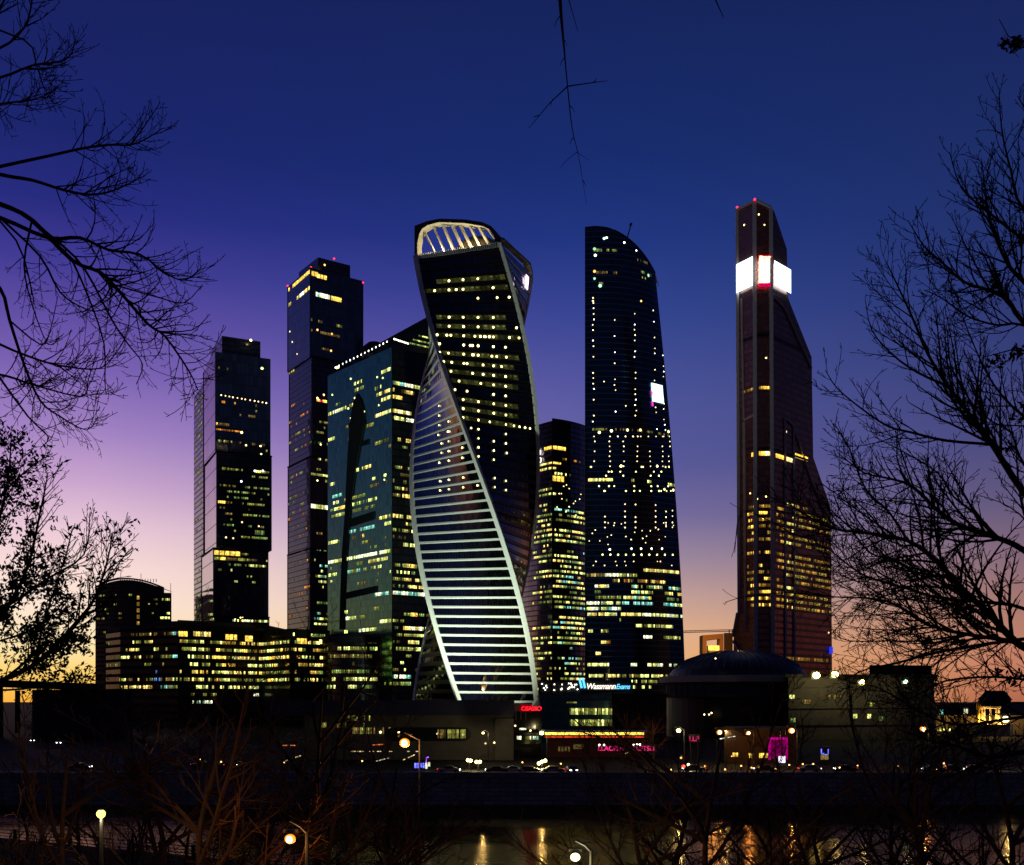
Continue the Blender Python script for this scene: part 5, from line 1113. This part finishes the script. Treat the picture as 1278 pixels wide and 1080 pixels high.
# ------------------------------------------------------------------ cars
HL = glow('headlight', (1, .95, .85), 9, 0); TLM = glow('tail_light', (1, .03, .02), 3, 0)
def make_car(label, mat):
    t = thing('parked_car', (0, 0, 0), label, 'car', 'cars along the far embankment')
    prof_ = [(-2.2, .35), (-2.25, .75), (-2.0, .92), (-1.2, .98), (-.6, 1.42), (.7, 1.45), (1.5, .98), (2.15, .88), (2.25, .55), (2.2, .35)]
    mb = MB(); l = [(x, -.86, z) for x, z in prof_]; r = [(x, .86, z) for x, z in prof_]; mb.face(l); mb.face(r[::-1])
    for i in range(len(l)): j = (i + 1) % len(l); mb.face([l[j], l[i], r[i], r[j]])
    mb.build('body', mat, t)
    for y in (-.875, .875): mb = MB(); q = [(-1.1, y, 1.0), (1.3, y, 1.0), (.65, y, 1.38), (-.55, y, 1.36)]; mb.face(q if y < 0 else q[::-1]); mb.build('side_window', M['glass_black'], t)
    for x in (-1.35, 1.35):
        for y in (-.8, .8): mb = MB(); mb.tube([(x, y - .1, .33), (x, y + .1, .33)], [.33, .33], 12, True); mb.build('wheel', M['metal_dark'], t)
    for y in (-.62, .62): mb = MB(); mb.box((2.24, y, .72), (.1, .34, .18)); mb.build('headlight', HL, t)
    for y in (-.66, .66): mb = MB(); mb.box((-2.24, y, .78), (.08, .3, .16)); mb.build('tail_light', TLM, t)
    return t
c1 = make_car('x', plain('car_dark', (.02, .02, .025), .25, .3, .1)); c2 = make_car('x', plain('car_silver', (.3, .3, .32), .25, .6, .1))
cars = [(44, 925, 400, -90, 'car facing the river far left, headlight on'), (76, 928, 378, -90, 'car facing the river, nearer of the two far left'), (252, 953, 246, 0, 'first dark car in the row under the left office complex'), (268, 953.5, 246, 180, 'car with tail lights toward the start of the left row'), (284, 954, 246, 0, 'third car in the row under the left office complex'), (301, 954.5, 246, 180, 'last car in the row under the left office complex'),
        (620, 966, 229, 180, 'dark car on the wall road below the larger globe pair'), (640, 966, 229, 0, 'car between the globe lamps on the wall road'), (660, 966, 229, 180, 'car just left of the triple globe lamp'), (690, 966, 229, 180, 'car right of the triple globe lamp, tail lights lit'), (713, 968, 229, -80, 'car turning toward the river with white headlights on'), (866, 962, 233, 180, 'car waiting right of the red traffic light'), (955, 964, 233, 180, 'red tail lit car before the shop pavilion'), (1010, 962, 233, 0, 'car passing below the small blue kiosk sign'),
        (1055, 962, 233, 180, 'car on the road below the flat roofed block'), (1165, 960, 233, 180, 'car under the orange lamp at the flat block end'), (1185, 960.5, 233, 0, 'car right of the orange lamp by the riverside house'), (1215, 961, 233, 180, 'car in front of the riverside house bays'), (100, 958, 240, 0, 'car alone on the road left of the globe lamp'), (560, 965, 229, 0, 'car on the wall road below the rounded glass band')]
for i, (px, py, Y, a, lab) in enumerate(cars):
    o = (c1, c2)[i % 2] if i < 2 else copy_tree((c1, c2)[i % 2])
    o['label'] = lab; o.location = (X(px, Y), Y, 5.62); o.rotation_euler.z = math.radians(a + R.uniform(-4, 4))

# ------------------------------------------------------------------ trees
def grow(mb, p, d, L, r, lvl, pr, rng, seg=6):
    pts = [p.copy()]; rad = [r]; d = d.normalized(); step = L / seg
    cv = Vector((rng.gauss(0, 1), rng.gauss(0, 1), rng.gauss(0, 1))) * pr['curl'] / seg
    for k in range(seg):
        d = (d + cv + Vector((rng.gauss(0, 1), rng.gauss(0, 1), rng.gauss(0, 1))) * pr['wig'] + Vector((0, 0, pr['trop'])) / seg).normalized()
        p = p + d * step; pts.append(p); rad.append(max(r * (1 - .75 * (k + 1) / seg), pr['rmin']))
    mb.tube(pts, rad, 4 if lvl >= 1 else 6)
    sprout(mb, pts, rad, L, lvl, pr, rng)
    return pts
def sprout(mb, pts, rad, L, lvl, pr, rng, t0=.15):
    if lvl >= pr['lev'] or L < pr['lmin']: return
    n = max(1, int(L / pr['gap'][min(lvl, len(pr['gap']) - 1)] * rng.uniform(.8, 1.2)))
    side = rng.choice((-1, 1))
    for i in range(n):
        t = t0 + (1 - t0) * (i + rng.random() * .8) / n; x = min(t, .999) * (len(pts) - 1); k = int(x); q = pts[k].lerp(pts[k + 1], x - k); dd = (pts[k + 1] - pts[k]).normalized()
        ax = Vector(pr.get('plane', (0, -1, 0))) + Vector((rng.gauss(0, .55), rng.gauss(0, .55), rng.gauss(0, .55)))
        perp = dd.cross(ax).normalized() * side; side = -side if rng.random() < .85 else side
        a = math.radians(rng.uniform(*pr['ang'])); nd = dd * math.cos(a) + perp * math.sin(a)
        l2 = min(L * pr['ratio'] * rng.uniform(.55, 1.15) * (1.12 - pr.get('tip', .55) * t), pr.get('lmax', 9))
        grow(mb, q, nd, l2, max(rad[k] * .55, pr['rmin']), lvl + 1, pr, rng, 5)
def smooth_path(pts, sub=3):
    v = [Vector(p) for p in pts]; o = []
    for i in range(len(v) - 1):
        a, b, c, d = v[max(i - 1, 0)], v[i], v[i + 1], v[min(i + 2, len(v) - 1)]
        for s_ in range(sub):
            t = s_ / sub; o.append(.5 * ((2 * b) + (c - a) * t + (2 * a - 5 * b + 4 * c - d) * t * t + (3 * b - a - 3 * c + d) * t ** 3))
    o.append(v[-1]); return o
LIMBS = []
def limb(mb, pix, Y0, Y1, r0, r1, pr, rng, t0=.15):
    n = len(pix); x0, y0 = pix[0]; par = None
    if LIMBS and -60 < x0 < 1305:
        par = min(LIMBS, key=lambda q: (CX + q.x / q.y * F - x0) ** 2 + (HY - (q.z - CZ) / q.y * F - y0) ** 2)
        if (CX + par.x / par.y * F - x0) ** 2 + (HY - (par.z - CZ) / par.y * F - y0) ** 2 < 900: Y1 = par.y + (Y1 - Y0) * .6; Y0 = par.y
        else: par = None
    raw = [P(x, y, Y0 + (Y1 - Y0) * i / (n - 1)) for i, (x, y) in enumerate(pix)]
    if par: raw[0] = par.copy()
    pts = smooth_path(raw, 3); m = len(pts); rad = [r0 + (r1 - r0) * (k / (m - 1)) for k in range(m)]
    mb.tube(pts, rad, 6); L = sum((b - a).length for a, b in zip(pts[:-1], pts[1:])); LIMBS.extend(pts)
    sprout(mb, pts, rad, L, 0, pr, rng, t0); return pts
# overhanging bare tree, upper left
rg = random.Random(5)
lt = thing('bare_tree', (X(-120, 14), 14, gz(-8, 14)), 'bare tree whose drooping fine branches reach in from the upper left', 'tree')
tx = X(-130, 14)
mb = MB(); mb.tube(smooth_path([(tx - .3, 14, gz(tx, 14) - .2), (tx - .2, 14, 17), (tx, 14, 20), (tx + .1, 14.1, 23), (tx, 14.2, 26.5), (tx + .3, 14, 30)]), [.34 - .019 * i for i in range(16)], 10); mb.build('trunk', M['bark'], lt)
prL = dict(curl=.6, wig=.028, trop=.5, rmin=.0034, lev=3, lmin=.11, gap=[.13, .12, .11], ang=(24, 55), ratio=.36, lmax=.66, tip=.9)
LL = [([(-130, 250), (-60, 222), (0, 208), (60, 195), (100, 186), (135, 181), (163, 181), (185, 172), (203, 160)], .022, .006), ([(163, 181), (180, 158), (200, 128)], .009, .005), ([(-130, 150), (-60, 105), (0, 97), (40, 82), (75, 77), (90, 65), (94, 45)], .02, .006),
      ([(-130, 210), (-60, 200), (0, 218), (40, 225), (78, 237), (110, 243), (135, 240), (160, 230), (175, 222)], .026, .006), ([(-130, 260), (-60, 238), (0, 255), (40, 275), (90, 325), (125, 340), (150, 365), (185, 405), (206, 420), (235, 462), (247, 487)], .034, .007),
      ([(-130, 290), (-50, 262), (0, 272), (60, 297), (100, 297), (135, 312), (175, 318), (205, 340), (230, 350), (252, 335)], .03, .006), ([(30, 270), (70, 300), (105, 335), (140, 400), (160, 430), (178, 455), (170, 480)], .016, .006), ([(-130, 320), (-40, 330), (0, 360), (12, 400), (30, 455), (50, 500), (75, 520), (108, 537), (122, 520)], .024, .006),
      ([(-130, 380), (-40, 405), (0, 430), (50, 450), (85, 458), (125, 460), (145, 440)], .02, .006), ([(-10, 290), (50, 320), (75, 365), (105, 385), (125, 388), (155, 378)], .014, .005), ([(-130, 60), (-40, 60), (0, 60), (30, 35), (40, 0), (42, -40)], .018, .007), ([(-130, 160), (-30, 140), (0, 130), (40, 125), (65, 115)], .018, .005),
      ([(-130, 440), (-40, 460), (10, 470), (40, 480), (100, 495), (110, 480)], .02, .006), ([(140, 352), (200, 372), (230, 378), (253, 355)], .01, .005), ([(200, 416), (240, 412), (262, 392)], .008, .005), ([(-130, 120), (-40, 50), (0, 10), (25, -40)], .02, .01), ([(40, 275), (30, 330), (40, 380), (60, 430), (75, 420)], .012, .005),
      ([(90, 325), (110, 370), (130, 430), (132, 490), (150, 486)], .012, .005), ([(-40, 250), (20, 300), (40, 365), (42, 380)], .014, .005), ([(-60, 20), (30, 50), (45, 80), (55, 110), (68, 130)], .012, .005), ([(12, 400), (50, 430), (62, 415), (72, 370)], .01, .005), ([(0, 470), (35, 520), (60, 545), (50, 560)], .012, .005)]
mb = MB()
for i, (px_, r0, r1) in enumerate(LL):
    Y0 = 14; Y1 = 14 + rg.uniform(-2.2, 1.2); limb(mb, px_, Y0, Y1, r0 * 1.15, r1 * .8, prL, rg, .1 if px_[0][0] > -20 else .45)
mb.build('branches', M['bark'], lt)
# leafy tree, left
def leaves(mb, pts_r, n, size, rng, spread):
    base = None
    for i_ in range(n):
        if i_ % 4 == 0: base = rng.choice(pts_r) + Vector((rng.gauss(0, spread), rng.gauss(0, spread), rng.gauss(0, spread))) * .45
        c = base + Vector((rng.gauss(0, .033), rng.gauss(0, .033), rng.gauss(-.02, .033)))
        u = Vector((rng.gauss(0, 1), rng.gauss(0, 1), rng.gauss(0, 1))).normalized(); v = u.cross(Vector((rng.gauss(0, 1), rng.gauss(0, 1), rng.gauss(0, 1)))).normalized(); s_ = size * rng.uniform(.6, 1.3)
        mb.face([c - u * s_, c + v * s_ * .42 - u * s_ * .1, c + u * s_, c - v * s_ * .42 - u * s_ * .1])
rg = random.Random(8)
LIMBS.clear()
ly = thing('leafy_tree', (X(-60, 17), 17, gz(X(-60, 17), 17)), 'tree still holding small dark leaves before the orange glow, left edge', 'tree')
lx = X(-75, 17)
mb = MB(); mb.tube(smooth_path([(lx, 17, gz(lx, 17) - .2), (lx + .05, 17, 16.5), (lx, 17.1, 19), (lx + .1, 17, 22), (lx + .3, 17, 24.6)]), [.2 - .012 * i for i in range(13)], 8); mb.build('trunk', M['bark'], ly)
prY = dict(curl=.4, wig=.04, trop=.6, rmin=.0045, lev=2, lmin=.16, gap=[.11, .12], ang=(25, 55), ratio=.33, lmax=.6, tip=.8)
YL = [([(-75, 900), (-30, 862), (40, 832), (100, 772), (120, 742), (134, 700), (141, 664)], .045, .007), ([(-75, 850), (-20, 800), (30, 720), (50, 640), (60, 590)], .04, .007), ([(-75, 800), (0, 762), (60, 722), (105, 692), (112, 640)], .03, .007), ([(-75, 760), (-20, 700), (8, 610), (14, 545)], .035, .007), ([(-75, 900), (0, 852), (60, 806), (112, 800)], .03, .007),
      ([(-75, 700), (-20, 640), (30, 590), (58, 570)], .025, .006), ([(-30, 862), (30, 860), (80, 850), (112, 845)], .02, .006), ([(100, 772), (140, 715), (158, 690)], .012, .006), ([(40, 832), (60, 760), (80, 700), (90, 660)], .016, .006), ([(-75, 820), (0, 800), (50, 780), (90, 740)], .02, .006)]
mb = MB(); al = []
for px_, r0, r1 in YL: al.append((limb(mb, px_, 17, 17 + rg.uniform(-1.6, 1.6), r0, r1, prY, rg, .3)))
mb.build('branches', M['bark'], ly)
pts = []
vs_ = mb.v
for k in range(0, len(vs_), 4): pts.append(Vector(vs_[k]))
def inpx(p): return CX + p.x / p.y * F, HY - (p.z - CZ) / p.y * F
keep = []
for p in pts:
    x, y = inpx(p)
    if x < -90: continue
    lim = (70 + (y - 640) * .55 if y > 640 else 58)
    if rg.random() < max(.07, min(1, (lim - x) / 80)) and y > 535: keep.append(p)
mb = MB(); leaves(mb, keep, 6800, .042, rg, .13); mb.build('leaves', M['leaf'], ly)
# large tree, right
rg = random.Random(21)
rt = thing('bare_tree', (X(1345, 13), 13, gz(8, 13)), 'large bare tree spreading fine upward branches over the right side', 'tree')
rx = X(1350, 13); LIMBS.clear()
mb = MB(); mb.tube(smooth_path([(rx + .2, 13, gz(rx, 13) - .3), (rx + .05, 13, 17), (rx - .15, 13, 19.2), (rx - .2, 13, 20.8), (rx, 13.1, 22.6), (rx + .2, 13, 25.5), (rx + .15, 13, 28)]), [.30 - .0145 * i for i in range(19)], 10); mb.build('trunk', M['bark'], rt)
prR = dict(curl=.5, wig=.03, trop=.55, rmin=.0031, lev=3, lmin=.1, gap=[.12, .10, .09], ang=(20, 48), ratio=.42, lmax=1.05, tip=.84)
prD = dict(prR); prD.update(gap=[.085, .085, .085], trop=.25)
RL = [([(1345, 460), (1277, 402), (1258, 375), (1233, 362), (1203, 352), (1175, 327), (1153, 307), (1133, 275)], .026, .005), ([(1345, 420), (1278, 352), (1258, 330), (1240, 290), (1233, 265), (1225, 200)], .024, .005), ([(1345, 690), (1278, 615), (1245, 565), (1228, 540), (1208, 515), (1183, 482), (1158, 442), (1138, 395), (1118, 352), (1105, 325)], .036, .006),
      ([(1183, 487), (1145, 465), (1113, 442), (1088, 412), (1080, 375)], .014, .005), ([(1228, 560), (1180, 550), (1138, 540), (1108, 532), (1075, 510), (1045, 485), (1030, 462)], .016, .005), ([(1345, 440), (1277, 406), (1245, 406), (1208, 395), (1175, 372), (1153, 362)], .015, .005),
      ([(1345, 740), (1278, 687), (1240, 670), (1200, 657), (1170, 637), (1138, 607), (1108, 597), (1078, 590), (1045, 565)], .034, .006), ([(1345, 840), (1285, 812), (1263, 797), (1233, 765), (1203, 737), (1170, 702), (1133, 675), (1078, 665), (1040, 660), (1000, 640), (985, 628)], .042, .005),
      ([(1345, 800), (1278, 760), (1233, 752), (1175, 747), (1133, 735), (1088, 722), (1065, 710), (1040, 690), (1015, 675)], .022, .005), ([(1345, 820), (1258, 800), (1208, 792), (1158, 780), (1118, 755), (1088, 747), (1040, 745), (990, 735)], .028, .005), ([(1345, 790), (1260, 800), (1176, 813), (1118, 828), (1083, 835), (1050, 850)], .022, .005),
      ([(1345, 930), (1268, 940), (1233, 945), (1195, 932), (1163, 925), (1120, 910)], .028, .006), ([(1345, 900), (1278, 895), (1200, 905), (1150, 890), (1100, 860), (1060, 852)], .02, .005), ([(1345, 560), (1278, 520), (1240, 480), (1215, 430), (1200, 390)], .018, .005), ([(1345, 300), (1278, 262), (1262, 215), (1250, 160), (1247, 110)], .018, .005),
      ([(1345, 350), (1278, 300), (1230, 262), (1200, 235), (1185, 190)], .018, .005), ([(1240, 670), (1215, 640), (1190, 620), (1170, 590), (1120, 560), (1090, 545)], .014, .005), ([(1345, 640), (1278, 580), (1262, 540), (1230, 520), (1215, 480)], .018, .005), ([(1175, 747), (1120, 700), (1085, 690), (1050, 640), (1040, 615)], .013, .005),
      ([(1133, 675), (1110, 640), (1080, 610), (1060, 560), (1042, 530)], .013, .005), ([(1233, 765), (1180, 720), (1140, 710), (1100, 690), (1060, 640)], .013, .005), ([(1208, 792), (1150, 800), (1110, 800), (1060, 800), (1040, 790)], .012, .005), ([(1345, 860), (1290, 850), (1240, 845), (1180, 850), (1140, 870), (1100, 880)], .018, .005), ([(1300, 690), (1278, 640), (1270, 590), (1268, 540)], .018, .006),
      ([(1345, 260), (1295, 200), (1285, 150), (1270, 120)], .016, .005), ([(1040, 660), (1000, 670), (960, 650), (925, 640), (917, 690)], .007, .0045), ([(1040, 745), (980, 740), (930, 745), (905, 752)], .007, .0045)]
mb = MB()
prS = dict(prR); prS.update(lev=1, lmax=.22, gap=[.22])
for px_, r0, r1 in RL: limb(mb, px_, 13, 13 + rg.uniform(-1.6, 1.6), r0 * 1.2, r1 * .85, prS if r0 < .008 else (prD if px_[-1][1] > 520 else prR), rg, .18)
mb.build('branches', M['bark'], rt)
mb = MB(); clumps = [(1262, 48, 9), (1272, 52, 9), (1268, 58, 6), (1240, 352, 7), (1243, 362, 6), (1236, 345, 5), (1240, 452, 6), (1252, 446, 7), (1265, 440, 7), (1274, 436, 6), (1272, 520, 8), (1275, 505, 7), (1137, 782, 7), (1152, 792, 7), (1160, 800, 7), (1190, 795, 8), (1200, 788, 7), (1205, 800, 7), (1275, 290, 7), (1245, 838, 7), (1262, 852, 7), (1274, 842, 7), (1230, 775, 5), (1260, 558, 5)]
for x, y, w in clumps:
    c = P(x, y, 13); mb2 = [c + Vector((rg.gauss(0, .02), rg.gauss(0, .03), rg.gauss(0, .02))) for _ in range(4)]; leaves(mb, mb2, int(w * 3.2), .042, rg, w * .0042)
mb.tube([P(1345, 75, 13), P(1290, 62, 13), P(1258, 45, 13), P(1247, 24, 13)], [.012, .009, .006, .004], 5); mb.tube([P(1300, 440, 13), P(1262, 437, 13), P(1232, 445, 13), P(1214, 443, 13)], [.012, .008, .006, .004], 5)
mb.build('leaves', M['leaf'], rt)
# twig hanging from the tree beside the viewpoint
rg = random.Random(3)
ht = thing('bare_tree', (3.2, -2.5, 18.35), 'tree outside the view with one thin twig hanging down at top centre', 'tree')
mb = MB(); mb.tube(smooth_path([(3.2, -2.5, 18.2), (3.1, -2.4, 20), (2.9, -2, 22.5), (2.7, -1.5, 25)]), [.2 - .012 * i for i in range(10)], 8); mb.build('trunk', M['bark'], ht)
mb = MB(); mb.tube(smooth_path([Vector((2.8, -1.8, 23.4)), Vector((2.0, 1.5, 25.2)), Vector((1.0, 4.5, 25.6)), P(698, -70, 6.5), P(699, 0, 6.5), P(704, 60, 6.5), P(708, 105, 6.5), P(714, 160, 6.5), P(722, 195, 6.5), P(732, 255, 6.5)]), [.03 - .0016 * i for i in range(16)] + [0.00418, 0.00396, 0.00374, 0.0036, 0.00338, 0.00302, 0.00274, 0.0023, 0.00194, 0.00158, 0.00115, 0.00086], 6)
for q, r in (([(708, 108), (735, 104), (758, 101)], .004), ([(708, 108), (685, 130), (660, 160)], .004), ([(720, 190), (705, 202), (698, 212)], .0018), ([(720, 190), (735, 200)], .0016), ([(699, -60), (710, 0), (721, 39)], .004)): mb.tube([P(x, y, 6.5) for x, y in q], [r * (1 - .6 * i / (len(q) - 1)) for i in range(len(q))], 5)
for x, y, dx, dy in ((699, 20, -7, 14), (702, 48, 6, 9), (705, 72, -6, 10), (711, 132, 6, 8), (716, 172, -5, 8), (727, 225, 4, 8), (690, 124, -3, 9), (674, 144, -9, 3), (740, 103, 5, -5)): mb.tube([P(x, y, 6.5), P(x + dx * .6, y + dy * .4, 6.5), P(x + dx, y + dy, 6.48)], [.0028, .0022, .0012], 4)
mb.tube([Vector((2.0, 1.5, 25.2)), P(880, -40, 6.5), P(893, 0, 6.5), P(903, 22, 6.5)], [.02, .006, .004, .002], 5)
mb.build('branch', M['bark'], ht)
# bank trees: three prototypes copied
def proto(seed, h, mat, name, spread, lev=4):
    rng = random.Random(seed); t = thing(name, (0, 0, 0), 'x', 'tree')
    tm = MB(); cm = MB(); pr = dict(curl=.35, wig=.05, trop=.25, rmin=.012, lev=lev, lmin=.35, gap=[h * .062, h * .055, h * .045, h * .045], ang=(25, 55), ratio=.5, lmax=h * .5, plane=(0, -1, 0))
    pts = smooth_path([(0, 0, -.3), (rng.uniform(-.2, .2), 0, h * .16), (rng.uniform(-.4, .4), .1, h * .3), (rng.uniform(-.5, .5), 0, h * .52), (rng.uniform(-.6, .6), 0, h * .8)]); n = len(pts)
    tm.tube(pts, [h * .019 * (1 - .8 * i / (n - 1)) for i in range(n)], 9); tm.build('trunk', mat, t)
    for i in range(11):
        z = rng.uniform(.2, .72); x = z / .8 * (n - 1); p = pts[min(int(x), n - 1)]; a = rng.uniform(0, 6.283); e = math.radians(rng.uniform(18, 58))
        pr['plane'] = (rng.gauss(0, 1), rng.gauss(0, 1), rng.gauss(0, 1)); grow(cm, p, Vector((math.cos(a) * math.cos(e) * spread, math.sin(a) * math.cos(e) * spread, math.sin(e))), h * rng.uniform(.35, .55), h * .008, 1, pr, rng, 7)
    cm.build('crown', mat, t); return t
pr1 = proto(1, 14, M['bark'], 'bank_tree', 1.0); pr2 = proto(2, 14, M['bark_red'], 'bank_tree', 1.25); pr3 = proto(4, 14, M['bark'], 'bank_tree', .8)
pr4 = proto(9, 11, M['bark_red'], 'hillside_tree', 1.1, 5)
near = [(33, 122, .72, 0, 'stout trunked bare tree by the railing, furthest left'), (98, 116, .78, 2, 'bare tree by the railing just left of the globe lamp'), (165, 60, .8, 2, 'thin leaning bare tree in the lower left corner thicket'), (235, 66, .85, 0, 'bare tree between the globe lamp and the low orange lamp'), (395, 88, 1.45, 2, 'tall bare tree in front of the teal tower base'), (490, 80, 1.0, 0, 'bare tree under the largest orange lamp'), (845, 72, 1.12, 1, 'wide reddish bare tree over the water, right of the bottom lamp'), (960, 70, .85, 0, 'bare tree between two lamp reflections on the right'),
        (1110, 62, 1.1, 2, 'thick trunked bare tree at the lower right water edge'), (1215, 58, .85, 1, 'reddish bare tree in the lower right corner'), (300, 96, .8, 1, 'reddish bare tree close to the low orange lamp'), (30, 75, .7, 1, 'reddish bare tree in the bottom left corner'),
        (190, 50, 1.40, 3, 'dense reddish bare tree right of the globe lamp'), (265, 46, 1.42, 3, 'dense bare tree filling the bottom between globe lamp and low orange lamp'), (420, 52, 1.32, 3, 'dense bare tree right of the low orange lamp'), (80, 48, 1.28, 3, 'dense bare tree below the lower left railing'), (790, 50, 1.20, 3, 'dense reddish bare tree just right of the bottom lamp'), (890, 48, 1.34, 3, 'dense reddish bare tree below the red traffic light'), (1010, 52, 1.25, 3, 'dense bare tree at the bottom below the magenta portal'), (1160, 46, 1.30, 3, 'dense bare tree below the lamp at the flat block end'), (1250, 50, 1.42, 3, 'dense bare tree below the gilded turret'), (520, 56, 1.12, 3, 'low dense bare tree left of the open water'), (345, 60, 1.40, 3, 'dense bare tree behind the low orange lamp')]
for i, (px, Y, s_, k, lab) in enumerate(near):
    src = (pr1, pr2, pr3, pr4)[k]; o = pr4 if (k == 3 and px == 190) else copy_tree(src); o['label'] = lab; o['group'] = 'bare trees on the near bank'
    o.location = (X(px, Y), Y, gz(X(px, Y), Y) - .1); o.scale = (s_, s_, s_); o.rotation_euler.z = R.uniform(0, 6.28)
far = [(545, 300, 1.3, 0, 'bare tree left of the twisting skyscraper foot'), (430, 262, 1.15, 2, 'bare tree before the drum shaped office'), (780, 275, 1.0, 1, 'reddish bare tree before the dark windowless building'), (815, 262, .9, 1, 'reddish bare tree right of the second pink sign'), (1000, 285, 1.1, 0, 'bare tree at the left end of the flat roofed block'), (1105, 275, 1.2, 2, 'bare tree before the middle of the flat roofed block'), (1150, 300, 1.1, 0, 'bare tree at the right end of the flat roofed block'), (1195, 300, 1.0, 1, 'reddish bare tree before the riverside house'), (330, 262, 1.0, 0, 'bare tree under the zigzag office complex middle'),
       (250, 280, 1.15, 2, 'bare tree under the zigzag office complex left half'), (180, 290, 1.2, 0, 'bare tree under the complex near its rounded left end'), (60, 300, 1.3, 2, 'bare tree in front of the viaduct abutment'), (925, 290, .9, 2, 'bare tree before the domed hall'), (735, 268, .7, 2, 'small bare tree left of the first pink sign'), (140, 330, 1.3, 1, 'reddish bare tree right of the viaduct arch')]
for i, (px, Y, s_, k, lab) in enumerate(far):
    src = (pr1, pr2, pr3)[k]
    o = src if (i < 3 and src is [pr1, pr3, pr2][i]) else copy_tree(src)
    o['label'] = lab; o['group'] = 'bare trees on the far bank'; o.location = (X(px, Y), Y, 5.6); o.scale = (s_, s_, s_); o.rotation_euler.z = R.uniform(0, 6.28)

bo = thing('bollard_light', (0, 0, 0), 'low bollard carrying a small warm light on the far embankment', 'bollard', 'low bollard lights on the far embankment')
mb = MB(); mb.lathe((0, 0, 0), [(.14, 0), (.14, .85), (.01, .86)], 10); mb.build('post', M['metal_dark'], bo)
mb = MB(); mb.ball((0, 0, 1.0), .17, 10, 7); mb.build('lamp', glow('bollard_glow', (1, .5, .12), 4, 0), bo, True)
first = True
for px in (250, 262, 276, 290, 300, 355, 400, 452, 640, 652, 700, 838, 868, 880, 905, 925, 938, 948, 968, 985, 1002, 1015, 1048, 1070, 1092, 1120, 1168, 1178, 1190, 1206):
    o = bo if first else copy_tree(bo); first = False
    Y = R.uniform(224, 252) if px > 600 else R.uniform(240, 262)
    o.location = (X(px, Y), Y, 5.62)
